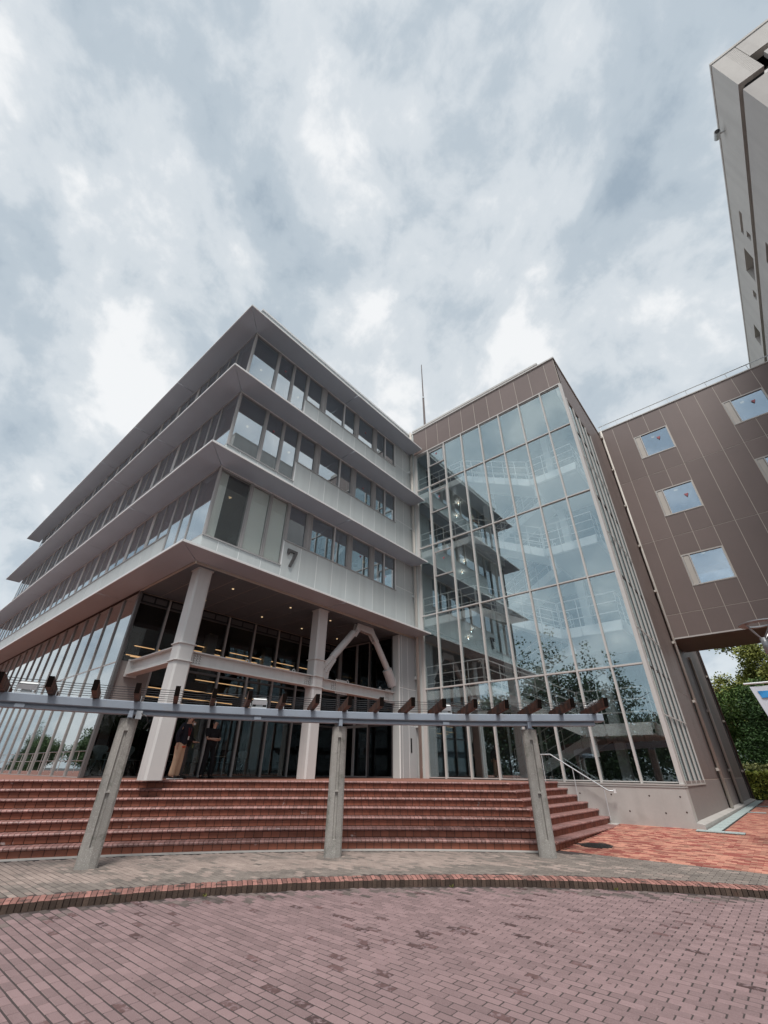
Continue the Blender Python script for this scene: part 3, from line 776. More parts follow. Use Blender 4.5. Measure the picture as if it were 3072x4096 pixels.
# chevron brace
yb_ = 11.86
def seg(p, q, r, name='brace_tube', n=16):
    MB().tube([(p[0], yb_, p[1]), (q[0], yb_, q[1])], r, n).build(name, 'steel_paint', bld, smooth=False)
seg((12.00, 6.08), (10.93, 4.92), .135); seg((13.30, 6.05), (14.25, 4.86), .125); seg((14.10, 5.00), (14.47, 4.42), .20, 'brace_sleeve')
MB().prism([(11.86, 6.02), (12.06, 6.22), (12.14, 6.49), (13.06, 6.49), (13.20, 6.28), (13.46, 6.02), (13.27, 5.90), (12.98, 6.20), (12.3, 6.24), (12.08, 5.92)], yb_-.10, yb_-.06, 'y').build('gusset_plate', 'steel_paint', bld)
MB().prism([(11.86, 6.02), (12.06, 6.22), (12.14, 6.49), (13.06, 6.49), (13.20, 6.28), (13.46, 6.02), (13.27, 5.90), (12.98, 6.20), (12.3, 6.24), (12.08, 5.92)], yb_+.06, yb_+.10, 'y').build('gusset_plate', 'steel_paint', bld)
MB().prism([(10.43, 4.16), (10.43, 4.62), (10.86, 5.04), (11.06, 4.86), (10.75, 4.40), (10.72, 4.16)], yb_-.11, yb_-.06, 'y').build('gusset_plate', 'steel_paint', bld)
for (ax_, az_), (bx_, bz_) in (((10.50, 4.46), (10.88, 4.86)), ((10.60, 4.36), (10.96, 4.76)), ((11.98, 6.03), (12.12, 6.20)), ((13.20, 6.16), (13.38, 5.98))):
    m = MB()
    for i in range(7):
        f = i/6; xx, zz_ = ax_+(bx_-ax_)*f, az_+(bz_-az_)*f
        m.box(xx-.016, yb_-.15, zz_-.016, xx+.016, yb_-.11, zz_+.016)
    m.build('bolt_group', 'steel_paint', bld)
MB().prism([(14.42, 4.15), (14.36, 4.50), (14.62, 4.62), (14.64, 4.15)], yb_-.03, yb_+.03, 'y').build('gusset_plate', 'steel_paint', bld)
# warm linear pendants over the tables and on the mezzanine
lin = [(6.0, 17.2, 5.22, 2.3), (6.1, 17.6, 4.92, 1.1), (5.6, 16.6, 4.75, 1.2), (8.7, 18.3, 5.95, 1.5), (8.7, 18.6, 5.8, 1.5), (10.5, 18.3, 5.95, 1.7), (10.5, 18.6, 5.8, 1.7), (12.6, 18.3, 5.95, 1.6), (12.6, 18.6, 5.8, 1.6), (14.4, 18.3, 5.95, .9),
       (5.9, 15.9, 3.72, .9), (6.0, 16.0, 3.45, 1.0), (8.3, 16.6, 4.3, 2.6), (7.3, 16.0, 3.80, 2.6), (7.4, 16.2, 3.55, 2.4), (10.4, 16.4, 3.86, 2.6), (10.3, 16.2, 3.5, 2.3), (6.9, 15.8, 3.3, 2.3)]
for k, (xx, yy, z_, L) in enumerate(lin):
    lev = 'upper row' if z_ > 5.5 else ('above the beam' if z_ > 4.6 else 'below the beam')
    plc = 'left of the left column' if xx < 6.3 else ('right of the left column' if xx < 8.5 else ('midway between the columns' if xx < 10 else ('beside the right column' if xx < 12 else 'behind the chevron brace')))
    t = thing('linear_light', 'warm linear pendant behind porch glass, '+lev+', '+plc, 'pendant light', (xx, yy, z_), 'linear pendant lights inside the porch glazing')
    MB().box(xx, yy-.025, z_, xx+L, yy+.025, z_+.02).build('diffuser', 'line_glow', t)
    MB().box(xx, yy-.03, z_+.021, xx+L, yy+.03, z_+.06).build('housing', 'black', t)
    m = MB()
    for q in (.1, L-.1): m.tube([(xx+q, yy, z_+.06), (xx+q, yy, min(z_+.5, 6.48))], .004, 5)
    m.build('hanger', 'wire', t)

# ------------------------------------------------------------------ glazed stair tower
XT = 15.70; YR = 2.60; ROOF = 18.90
twr = thing('stair_tower', 'glass fronted stair tower with brown top band between the grey building and the brown bridge', 'stair tower', (XT, YR, ZT))
MY = [2.66, 3.62, 4.72, 5.83, 6.94, 8.05, 9.16, 10.25, 11.07]
TZ = [1.17, 4.35, 7.50, 11.00, 14.55, 16.98]
for i, (a, b) in enumerate(zip(MY, MY[1:])):
    for j, (c, d) in enumerate(zip(TZ, TZ[1:])):
        wn = window(twr, 'x', XT, a+.006, b-.006, c+.006, d-.006, fr=.026, dep=.08, fm='frame_pale', gm='glass_tower', name='glass_panel', inset=.03)
        if i == 6 and j in (2, 3, 4):
            z0, z1 = (d-1.15, d-.12) if j == 4 else (d-1.75, d-.45)
            f = MB(); f.box(XT-.02, a+.04, z0, XT+.028, b-.04, z0+.06).box(XT-.02, a+.04, z1-.06, XT+.028, b-.04, z1).box(XT-.02, a+.04, z0+.06, XT+.028, a+.10, z1-.06).box(XT-.02, b-.10, z0+.06, XT+.028, b-.04, z1-.06)
            f.build('vent_sash', 'frame_metal', wn)
            marker(wn, 'x', XT+.02, (a+b)/2, (z0+z1)/2+.2, .06)
for y_ in MY: MB().box(XT-.045, y_-.028, TZ[0]-.02, XT-.002, y_+.028, TZ[-1]+.03).build('mullion', 'frame_pale', twr)
for z_ in TZ[1:-1]: MB().box(XT-.025, MY[0]+.03, z_-.024, XT-.003, MY[-1]-.03, z_+.024).build('transom', 'frame_pale', twr)
MB().box(XT-.04, MY[0]-.05, TZ[-1]+.031, XT+.06, 11.15, TZ[-1]+.09).build('transom', 'frame_pale', twr)
MB().box(XT-.03, 11.10, ZT, XT+.05, 11.20, 17.0).build('corner_post', 'frame_pale', twr)
JB = [2.60, 3.10, 3.92, 4.71, 5.51, 6.30, 7.10, 7.90, 8.71, 9.51, 10.29, 11.25]
wall(MB(), 'x', XT+.006, XT+.25, YR, 11.3, 17.06, 18.82).build('top_wall', 'brown_joint', twr)
for a, b in zip(JB, JB[1:]): MB().box(XT, a+.010, 17.10, XT+.03, b-.010, 18.80, random.random()).build('cladding_panel', 'brown_panel', twr)
MB().box(XT-.05, YR-.05, 18.82, XT+.25, 11.4, 18.90).build('coping', 'frame_pale', twr)
# right side: ribbed strip of glass, then brown cladding
FX = [15.78, 16.05, 16.95, 17.80, 18.65, 19.48]
ZF = [1.17, 4.36, 7.52, 11.05, 14.5, 16.36]
for i, (a, b) in enumerate(zip(FX, FX[1:])):
    if i == 0: continue
    for c, d in zip(ZF, ZF[1:]):
        window(twr, 'y', YR+.02, a+.02, b-.02, c+.01, d-.01, fr=.02, dep=.06, fm='frame_dark', gm='glass_tower', name='glass_panel', inset=.02)
for x_ in FX[1:]: MB().box(x_-.025, YR-.022, ZF[0]-.02, x_+.025, YR+.019, ZF[-1]).build('fin', 'frame_pale', twr)
MB().box(15.66, YR-.03, 1.15, 15.79, YR+.06, 17.0).build('corner_post', 'frame_pale', twr)
MB().box(15.79, YR, 1.15, 16.0, YR+.03, 17.0).build('side_panel', 'frame_dark', twr)
for z_ in (2.9, 5.55, 9.2, 12.8):
    MB().box(16.0, YR-.035, z_-.02, 19.5, YR-.023, z_+.02).build('tie_bar', 'frame_pale', twr)
JZ = [1.24, 4.10, 7.76, 11.54, 15.35, 18.84]
sw = MB(); wall(sw, 'y', YR+.006, YR+.25, 15.75, 33.5, 16.40, 18.84); wall(sw, 'y', YR+.006, YR+.25, 19.5, 33.5, .2, 16.40); sw.build('side_wall', 'brown_joint', twr)
for a, b in ((19.52, 21.4), (21.4, 23.5), (23.5, 25.4), (25.4, 27.4), (27.4, 29.4), (29.4, 31.4), (31.4, 33.5)):
    for c, d in zip(JZ, JZ[1:]): MB().box(a+.005, YR, c+.006, b-.005, YR+.03, d-.006, random.random()).build('cladding_panel', 'brown_panel', twr)
for a, b in ((15.75, 17.6), (17.6, 19.5)): MB().box(a+.006, YR, 16.42, b-.006, YR+.03, 18.82).build('cladding_panel', 'brown_panel', twr)
MB().box(15.7, YR-.05, 18.84, 33.6, YR+.25, 18.92).build('coping', 'frame_pale', twr)
MB().box(33.3, YR-.06, .3, 33.52, YR-.002, 12).build('corner_trim', 'frame_dark', twr)
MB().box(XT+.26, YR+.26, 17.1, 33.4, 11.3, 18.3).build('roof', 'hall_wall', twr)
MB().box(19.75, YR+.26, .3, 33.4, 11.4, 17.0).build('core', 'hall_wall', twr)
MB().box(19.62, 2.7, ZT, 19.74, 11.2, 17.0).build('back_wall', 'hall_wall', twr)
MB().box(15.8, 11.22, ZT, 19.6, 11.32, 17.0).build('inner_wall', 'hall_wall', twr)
MB().box(33.5, 2.9, .2, 33.6, 11, 18).build('end_wall', 'brown_dark', twr)
# concrete plinth
cb = MB(); cb.prism([(YR-.04, -.1), (6.30, -.1), (6.30, 1.06), (YR-.04, 1.06)], 15.60, 15.95, 'x'); cb.build('plinth', 'concrete', twr)
MB().box(15.585, YR-.05, 1.065, 15.95, 6.05, 1.085).box(15.585, YR-.05, 1.115, 15.95, 6.05, 1.15).box(15.60, YR-.045, 1.086, 15.95, 6.05, 1.114).build('plinth_ledge', 'concrete', twr)
for (yy, z_) in ((5.4, .86), (4.5, .86), (3.5, .86), (2.75, .86), (5.0, .48), (4.1, .48), (3.2, .48), (2.7, .52)):
    m = MB(); m.tube([(15.597, yy, z_), (15.604, yy, z_)], .022, 10); m.build('tie_hole', 'mortar_dark', twr)
MB().box(15.96, YR-.01, .1, 33.45, YR+.2, 1.22).build('side_plinth', 'taupe_wall', twr)
MB().box(16.0, YR-.03, 1.10, 19.5, YR-.011, 1.14).build('plinth_ledge', 'frame_pale', twr)
MB().prism([(2.38, -.1), (2.59, -.1), (2.59, .31), (2.38, .27)], 15.62, 33.4, 'x').build('foot_kerb', 'concrete', twr)
for xx, mm in ((23.28, 'pipe_beige'), (27.3, 'pipe_beige'), (33.45, 'pipe_dark')):
    top = 19.3 if xx < 24 else (18.8 if xx > 30 else 6.5)
    MB().tube([(xx, YR-.12, .30), (xx, YR-.12, top)], .055, 8).build('downpipe', mm, twr, smooth=True)
    MB().tube([(xx+.20, YR-.06, .30), (xx+.20, YR-.06, top)], .045, 8).build('downpipe', 'pipe_dark', twr, smooth=True)
    for k in range(8):
        z_ = 1.55+k*2.45
        if z_ < top: MB().box(xx-.2, YR-.14, z_-.05, xx-.06, YR-.04, z_+.05).build('pipe_bracket', 'pipe_beige', twr)
# stair inside
FLZ = [ZT, 4.30, 7.45, 10.95, 14.50]
def railing(par, pts, side_drop=True):
    m = MB()
    for h in (1.0, .66, .30): m.tube([(x, y, z+h) for x, y, z in pts], .017 if h < 1 else .022, 6)
    for p, q in zip(pts, pts[1:]):
        d = Vector(q)-Vector(p); n = max(1, int(d.length/.62))
        for i in range(n+1):
            c = Vector(p)+d*i/n
            m.tube([(c.x, c.y, c.z-.24), (c.x, c.y, c.z+1.0)], .016, 5)
            m.box(c.x-.02, c.y-.025, c.z-.30, c.x+.02, c.y+.025, c.z-.20)
    return m.build('railing', 'white_metal', par)
def landing(x0, x1, y0, y1, z):
    o = MB().box(x0, y0, z-.34, x1, y1, z).build('landing', 'stair_white', twr)
    MB().box(x0+.1, y0+.1, z-.352, x1-.1, y1-.1, z-.341).build('landing_soffit', 'stair_under', o)
    return o
def flight(x0, x1, y0, z0, y1, z1):
    m = MB(); n = 10; dy, dz = (y1-y0)/n, (z1-z0)/n
    for xa in (x0, x1-.04):
        m.prism([(y0, z0-.34), (y1, z1-.34), (y1, z1+.03), (y0, z0+.03)], xa, xa+.04, 'x')
    o = m.build('stair_flight', 'stair_white', twr)
    t = MB()
    for i in range(n):
        t.box(x0+.04, y0+dy*i, z0+dz*(i+.5)-.03, x1-.04, y0+dy*(i+1), z0+dz*(i+.5))
        t.box(x0+.04, y0+dy*(i+1)-.015, min(z0+dz*(i+.5), z0+dz*(i+1.5)), x1-.04, y0+dy*(i+1)+.0, max(z0+dz*(i+.5), z0+dz*(i+1.5)))
    t.add([(x0+.04, y0, z0-.30), (x1-.04, y0, z0-.30), (x1-.04, y1, z1-.30), (x0+.04, y1, z1-.30)], [(0, 1, 2, 3)])
    t.build('tread', 'stair_under', o)
    return o
LAMP_W = .7
for k in range(4, 0, -1):
    zt_, zb_ = FLZ[k], FLZ[k-1]; zm = (zt_+zb_)/2
    o = landing(16.0, 19.6, 8.35, 11.2, zt_)
    railing(o, [(15.98, 11.15, zt_), (15.98, 8.40, zt_)])
    if k == 4: railing(o, [(17.7, 8.36, zt_), (19.5, 8.36, zt_)])
    o = landing(16.0, 19.4, 2.95, 5.05, zm)
    railing(o, [(15.98, 5.0, zm), (15.98, 2.98, zm), (19.3, 2.98, zm)])
    f1 = flight(16.0, 17.35, 8.35, zt_, 5.05, zm); railing(f1, [(15.98, 8.35, zt_), (15.98, 5.05, zm)]); railing(f1, [(17.37, 8.35, zt_), (17.37, 5.05, zm)])
    f2 = flight(17.75, 19.1, 5.05, zm, 8.35, zb_); railing(f2, [(17.73, 5.05, zm), (17.73, 8.35, zb_)])
    MB().box(16.1, 8.9, zt_-.85, 16.22, 9.1, zt_-.343).build('hanger', 'stair_white', twr)
    MB().box(16.1, 4.75, zm-.9, 16.22, 4.95, zm-.343).build('hanger', 'stair_white', twr)
    for (yy, xx) in ((9.6, 17.5), (7.2, 19.4), (10.4, 18.6)):
        m = MB(); m.lathe((xx, yy, zt_-.44), [(.02, 0), (.035, .02), (.035, .06), (.015, .08)], 10); wl = m.build('wall_lamp', 'lamp_white', twr)
        li = bpy.data.lights.new('wall_lamp_light', 'POINT'); li.energy = LAMP_W; li.color = (1, .95, .87); li.shadow_soft_size = .03
        lo_ = bpy.data.objects.new('wall_lamp_light', li); COL.objects.link(lo_); lo_.parent = twr; lo_.location = (Vector((xx, yy, zt_-.50))-root_loc(twr))*S
for (xx, yy) in ((18.9, 4.75), (18.9, 8.6)):
    MB().box(xx-.16, yy-.16, ZT, xx+.16, yy+.16, 17.05).build('inner_column', 'stair_white', twr)
MB().box(19.35, 5.1, 5.0, 19.5, 8.3, 5.6).box(19.35, 5.1, 8.3, 19.5, 8.3, 8.9).box(19.35, 5.1, 11.8, 19.5, 8.3, 12.4).build('cross_beam', 'stair_under', twr)
MB().box(15.78, 2.7, ZT-.004, 19.6, 11.2, ZT+.005).build('hall_floor', 'room_floor', twr)
for a in (9.9, 8.6, 7.3):
    m = MB(); m.box(17.9, a-.04, ZT, 17.98, a+.04, 3.6).box(17.9, a-1.2, 3.5, 17.98, a-.04, 3.6); m.build('inner_screen', 'stair_under', twr)
def text_part(txt, size, par, loc, rot, m):
    cu = bpy.data.curves.new('floor_number', 'FONT'); cu.body = txt; cu.size = size*S; cu.extrude = .004
    to = bpy.data.objects.new('tmp', cu); COL.objects.link(to)
    dg = bpy.context.evaluated_depsgraph_get(); me = bpy.data.meshes.new_from_object(to.evaluated_get(dg))
    bpy.data.objects.remove(to); me.materials.clear(); me.materials.append(MATS[m]); me.name = 'floor_number'
    o = inst(me, 'floor_number', par, loc); o.rotation_euler = rot; return o
text_part('2', .55, twr, (19.60, 10.55, 5.75), (R(90), 0, R(-90)), 'paper_white')
text_part('1', .55, twr, (17.88, 8.35, 2.35), (R(90), 0, R(-90)), 'paper_white')
# roof louvre
lv = thing('roof_louvre', 'long louvred screen along the roof of the glass stair tower', 'roof screen', (16.6, 8, ROOF))
for i in range(6): MB().box(16.55, 3.55, 18.95+i*.205, 16.70, 11.9, 19.07+i*.205).build('louvre_slat', 'frame_pale', lv)
for i in range(7): MB().box(16.72, 3.6+i*1.36, 18.4, 16.80, 3.68+i*1.36, 20.1).build('screen_post', 'frame_metal', lv)
MB().box(17.3, 3.9, 18.4, 19.0, 11.6, 19.9).build('plant_box', 'taupe_wall', lv)
rod = thing('lightning_rod', 'thin tall lightning rod on the roof beside the glass tower', 'lightning rod', (17.4, 11.3, ROOF))
MB().tube([(17.4, 11.45, 18.4), (17.4, 11.45, 23.6)], [.085, .065], 8).build('pole', 'pipe_dark', rod)
MB().tube([(17.4, 11.45, 23.6), (17.4, 11.45, 27.0)], [.05, .03], 6).build('tip', 'pipe_dark', rod)
MB().lathe((17.4, 11.45, 23.5), [(.075, 0), (.075, .12)], 8).build('collar', 'galv', rod)
# handrail by the steps
hr = thing('handrail', 'slim white metal handrail falling along the concrete plinth beside the steps', 'handrail', (15.45, 6.1, ZT))
m = MB(); m.tube([(15.42, 6.42, ZT+.66), (15.42, 6.42, ZT+.74), (15.42, 6.05, ZT+.74), (15.42, 4.50, .95), (15.42, 4.34, .95)], .018, 8); m.build('rail', 'galv', hr, smooth=True)
for y_, z0, z1 in ((6.34, ZT-.02, ZT+.74), (5.42, .62, 1.50), (4.62, .25, 1.02)):
    MB().tube([(15.42, y_, z0), (15.42, y_, z1)], .013, 6).build('baluster', 'galv', hr)
MB().box(15.40, 4.30, .90, 15.44, 4.36, 1.0).build('end_stop', 'white_metal', hr)
# drain
dr = thing('drain_channel', 'pale green drain grating along the foot of the brown wall', 'drain', (15.6, 2.3, .17))
xs_ = [15.5+.9*k for k in range(20)]
for a, b in zip(xs_, xs_[1:]): MB().box(a+.006, 2.06, slope_z(a, 0)+.0, b-.006, 2.34, slope_z(a, 0)+.014).build('grate', 'drain_grate', dr)
for k in range(5): MB().box(15.12, 1.55+k*.2, .17, 15.42, 1.744+k*.2, .188).build('grate', 'drain_grate', dr)
for xx in (23.0, 27.2): MB().box(xx, 1.5, slope_z(xx, 0)+.004, xx+.3, 2.05, slope_z(xx, 0)+.018).build('grate', 'drain_grate', dr)

# ------------------------------------------------------------------ brown bridge building
XB = 23.5; ZB0, ZB1 = 6.68, 19.42
brg = thing('bridge_building', 'brown panelled bridge wing with square windows spanning over the passage', 'building', (XB, 0, ZB0))
BY = [2.585, 1.875]+[1.02-.8525*k for k in range(11)]
WZ = [(16.50, 18.06), (12.70, 14.27), (8.91, 10.48)]
WC = [(-.665, 1.005), (-4.93, -3.265)]
HB = [15.35, 11.54, 7.76]
hol = [(a, b, c, d) for a, b in WC for c, d in WZ]
wall(MB(), 'x', XB+.006, XB+.25, BY[-1], YR-.02, ZB0, ZB1, hol).build('wall', 'brown_joint', brg)
wall(MB(), 'x', XB+3.0, XB+3.2, BY[-1], YR-.02, ZB0, ZB1, hol).build('wall', 'brown_joint', brg)
zc_ = [ZB0+.02, 7.76, 11.54, 15.35, ZB1-.03]
for a, b in zip(BY[1:], BY):
    for c, d in zip(zc_, zc_[1:]):
        hs = [h for h in hol if h[0]-.05 < (a+b)/2 < h[1]+.05 and h[2] < d and h[3] > c]
        spans = [(c, d)] if not hs else [(c, hs[0][2]-.02), (hs[0][3]+.02, d)]
        for s0, s1 in spans: MB().box(XB, a+.011, s0+.011, XB+.03, b-.011, s1-.011, random.random()).build('cladding_panel', 'brown_panel', brg)
for a, b in WC:
    for n, (c, d) in enumerate(WZ):
        wn = window(brg, 'x', XB-.02, a, b-.30, c, d, fr=.05, dep=.12, fm='frame_pale', gm='glass_brown', inset=.06)
        f = MB(); f.box(XB-.02, b-.30, c, XB+.10, b, c+.05).box(XB-.02, b-.30, d-.05, XB+.10, b, d).box(XB-.02, b-.05, c+.05, XB+.10, b, d-.05)
        f.build('vent_frame', 'frame_pale', wn)
        MB().box(XB+.0, b-.285, c+.06, XB+.08, b-.06, d-.06).build('vent_flap', 'pipe_beige', wn)
        if n < 2: marker(wn, 'x', XB-.01, a+.55-.1*n, d-.62-.12*n, .10)
        m = MB(); m.lathe((XB+.9, a+.8, d+.20), [(.09, 0), (.09, .02), (.03, .02)], 12); m.build('downlight', 'lamp_white', brg)
        window(brg, 'x', XB+3.02, a, b, c, d, fr=.05, fm='frame_pale', gm='glass_ground')
fl = MB()
for z_ in (ZB0, 10.7, 14.5, 18.3): fl.box(XB+.26, BY[-1], z_+.03, XB+2.99, YR-.03, z_+.30)
fl.build('floor_slab', 'room_wall', brg)
MB().box(XB+.0, BY[-1], ZB0-.02, XB+3.2, YR-.03, ZB0+.018).build('underside', 'brown_panel', brg)
MB().box(XB-.02, BY[-1], ZB0-.03, XB-.001, YR-.03, ZB0+.03).build('drip_edge', 'frame_pale', brg)
MB().box(XB-.04, BY[-1], ZB1-.02, XB+3.2, YR+.1, ZB1+.04).build('coping', 'frame_pale', brg)
m = MB(); m.tube([(XB+.3, YR, ZB1+.62), (XB+.3, BY[-1], ZB1+.62)], .03, 6)
rl = m.build('roof_rail', 'galv', brg)
for k in range(10): MB().tube([(XB+.3, 2.48-.93*k, ZB1), (XB+.3, 2.48-.93*k, ZB1+.62)], .018, 5).build('rail_post', 'galv', brg)

# ------------------------------------------------------------------ concrete high block
XH, YH, ZH = 13.65, -7.56, 28.75
blk = thing('tower_block', 'tall pale concrete tower block with a dark groove below its top storey', 'tower block', (XH, YH, 0))
def q_(v): return tuple((x*.455 if i < 2 else 1.395+(x-1.395)*.455) for i, x in enumerate(v))
hw = [q_(v) for v in ((45.1, 48.2, 57.9, 58.7), (47.0, 47.9, 55.9, 57.05), (50.4, 54.2, 55.8, 58.45), (56.4, 57.7, 55.95, 57.0), (64, 67, 56, 58))]
ZG0, ZG1 = 25.55, 25.95
mb = MB()
for a, b, c, d in cells(XH, 36, ZG1, ZH, hw): mb.box(a, YH-.5, c, b, YH, d)
mb.build('top_wall', 'tower_concrete', blk)
for a, b, c, d in hw: MB().box(a, YH-.52, c, b, YH-.36, d).build('window', 'dark_room', blk)
MB().box(XH+.2, YH-9, ZG0, 36, YH-.2, ZG1).build('groove', 'black', blk)
lo = [q_(v) for v in ((45.6, 48.5, 49.9, 52.1), (60, 63, 49.9, 52.1))]
mb = MB()
for a, b, c, d in cells(XH+.08, 36, 0, ZG0, lo): mb.box(a, YH-.55, c, b, YH-.015, d)
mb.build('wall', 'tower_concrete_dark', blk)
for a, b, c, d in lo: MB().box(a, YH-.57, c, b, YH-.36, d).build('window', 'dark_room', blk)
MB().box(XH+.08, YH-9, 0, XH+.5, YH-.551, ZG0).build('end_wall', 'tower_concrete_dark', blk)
for k in range(22):
    z_ = ZG1+k*(ZH-ZG1)/22; MB().box(XH, YH-.86, z_+.008, XH+.25, YH-.501, z_+(ZH-ZG1)/22-.006).build('ribbed_panel', 'tower_concrete', blk)
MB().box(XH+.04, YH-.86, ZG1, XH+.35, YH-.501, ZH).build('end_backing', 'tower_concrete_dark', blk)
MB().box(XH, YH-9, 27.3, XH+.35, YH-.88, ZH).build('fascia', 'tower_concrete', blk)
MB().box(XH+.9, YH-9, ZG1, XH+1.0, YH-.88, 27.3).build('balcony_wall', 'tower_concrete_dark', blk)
MB().box(XH, YH-9, ZG1, XH+.2, YH-1.2, 26.9).build('parapet', 'tower_concrete', blk)
MB().box(XH-.03, YH-9, ZH, 36, YH+.03, ZH+.15).build('coping', 'tower_concrete', blk)
MB().box(XH+1.02, YH-9, ZG1+.02, 36, YH-.53, ZH-.05).build('core', 'dark_room', blk)
cmr = thing('security_camera', 'small grey security camera sticking out from the top of the tower block', 'camera', (16.4, YH, 28.3))
m = MB(); m.tube([(16.4, YH, 28.1), (16.4, YH+.2, 28.15)], .04, 8); m.build('bracket', 'galv', cmr)
m = MB(); m.tube([(16.2, YH+.28, 28.10), (16.6, YH+.28, 28.22)], .13, 12); m.build('housing', 'galv', cmr)
m = MB(); m.tube([(16.19, YH+.28, 28.096), (16.17, YH+.28, 28.09)], .10, 12); m.build('lens', 'black', cmr)

# ------------------------------------------------------------------ pergola
per = thing('pergola', 'curved blue grey steel pergola on rough concrete posts with short dark timber rafters', 'pergola', (*pol(14.72, 51.4), 0))
A0p, A1p = 29.1, 92.0
def arcbar(prof, a0, a1, n):
    mb = MB(); k = len(prof); vs = []; fs = []
    for i in range(n+1):
        a = a0+(a1-a0)*i/n
        for r, z in prof: vs.append((*pol(r, a), z))
    for i in range(n):
        for j in range(k): fs.append((i*k+j, i*k+(j+1) % k, (i+1)*k+(j+1) % k, (i+1)*k+j))
    fs += [tuple(range(k))[::-1], tuple(range(n*k, n*k+k))]
    return mb.add(vs, fs)
arcbar([(14.55, 2.345), (14.57, 2.33), (14.86, 2.33), (14.86, 2.475), (14.56, 2.475), (14.55, 2.465)], A0p, A1p, 46).build('top_beam', 'blue_steel', per)
arcbar([(14.60, 2.255), (14.84, 2.255), (14.84, 2.329), (14.63, 2.329), (14.63, 2.30), (14.60, 2.298)], A0p+.7, A1p, 46).build('bottom_beam', 'blue_steel', per)
PA = [35.2, 51.35, 67.3, 83.4]
def post(a):
    # lens shaped precast post, vertical groove down the middle of both faces
    h, th = .165, .115
    c, s_ = math.cos(R(a)), math.sin(R(a)); bx_, by_ = pol(14.74, a)
    prof = [(-h, -.03), (-h+.035, -th*.62), (-.035, -th), (-.022, -th+.045), (.022, -th+.045), (.035, -th), (h-.035, -th*.62), (h, -.03),
            (h, .03), (h-.035, th*.62), (.035, th), (.022, th-.045), (-.022, th-.045), (-.035, th), (-h+.035, th*.62), (-h, .03)]
    full = [(u, v if abs(u) > .03 or True else v) for u, v in prof]
    solid = [(u, (-th if v < 0 else th) if abs(u) < .03 else v) for u, v in prof]
    def lev(mb, seq):
        k = len(prof); vs = []; fs = []
        for z, sc, so in seq:
            for u, v in (solid if so else prof): vs.append((bx_+(v*sc)*c-(u*sc)*s_, by_+(v*sc)*s_+(u*sc)*c, z))
        for i in range(len(seq)-1):
            for j in range(k): fs.append((i*k+j, i*k+(j+1) % k, (i+1)*k+(j+1) % k, (i+1)*k+j))
        fs += [tuple(range(k))[::-1], tuple(range((len(seq)-1)*k, len(seq)*k))]
        return mb.add(vs, fs)
    o = lev(MB(), [(-.03, 1.0, True), (.27, .99, True), (.275, .99, False), (1.02, .96, False), (1.025, .96, True), (1.05, .96, True), (1.055, .96, False), (1.98, .93, False), (1.985, .93, True), (2.17, .93, True), (2.19, .90, True)]).build('post', 'post_concrete', per)
    return o
for k, a in enumerate(PA):
    post(a)
    x, y = pol(14.74, a); c, s_ = math.cos(R(a)), math.sin(R(a))
    MB().obox((x, y, 2.222), (c, s_, 0), (-s_, c, 0), (0, 0, 1), .10, .05, .035).build('saddle', 'blue_steel', per)
    xf, yf = pol(14.585, a)
    MB().obox((xf, yf, 2.265), (c, s_, 0), (-s_, c, 0), (0, 0, 1), .018, .038, .065).build('post_clip', 'blue_steel', per)
x, y = pol(14.56, 66.75)
MB().obox((x, y, 2.245), (math.cos(R(66.8)), math.sin(R(66.8)), 0), (-math.sin(R(66.8)), math.cos(R(66.8)), 0), (0, 0, 1), .03, .05, .07).build('junction_box', 'galv', per)
m = MB(); pp = [pol(14.54, 66.6), pol(14.50, 66.2), pol(14.52, 66.0), pol(14.56, 66.2)]
m.tube([(*pp[0], 2.27), (*pp[1], 2.22), (*pp[2], 2.12), (*pp[3], 2.02)], .012, 6); m.build('cable', 'black', per)
RA = [29.75+2.674*k for k in range(22)]
rra = random.Random(8)
for a in RA:
    r0, r1 = 13.48+rra.uniform(-.04, .04), 15.65
    c, s_ = math.cos(R(a)), math.sin(R(a)); w2, z0, z1 = .040, 2.478, 2.640
    ax, tx = Vector((c, s_, 0)), Vector((-s_, c, 0))
    sag = rra.uniform(-.012, .012)
    def pt(r, u, z): return (CC[0]+c*r-s_*u, CC[1]+s_*r+c*u, z+(sag if r < 14 else 0))
    v = [pt(r0+.03, -w2, z0), pt(r1, -w2, z0), pt(r1, w2, z0), pt(r0+.03, w2, z0), pt(r0, -w2, z1), pt(r1, -w2, z1), pt(r1, w2, z1), pt(r0, w2, z1)]
    me = MB().add(v, [(0,3,2,1),(4,5,6,7),(0,1,5,4),(1,2,6,5),(2,3,7,6),(3,0,4,7)])
    o = me.build('rafter', ['timber', 'timber_end'], per)
    for p in o.data.polygons:
        if abs(p.normal.dot(ax)) > .8: p.material_index = 1
    x, y = pol(14.6, a-.28)
    MB().obox((x, y, 2.52), ax, tx, (0, 0, 1), .03, .006, .05).build('rafter_clip', 'galv', per)
for k, r in enumerate((13.72, 14.05, 14.38, 14.74, 15.10, 15.48)):
    m = MB(); pts = []
    for i, (a, b) in enumerate(zip(RA, RA[1:])):
        for f in (0, .5):
            aa = a+(b-a)*f; pts.append((*pol(r, aa), 2.60+(-.004-.004*rra.random() if f else 0)+.004*k))
    m.tube(pts, .0055, 5); m.build('wire', 'wire', per)
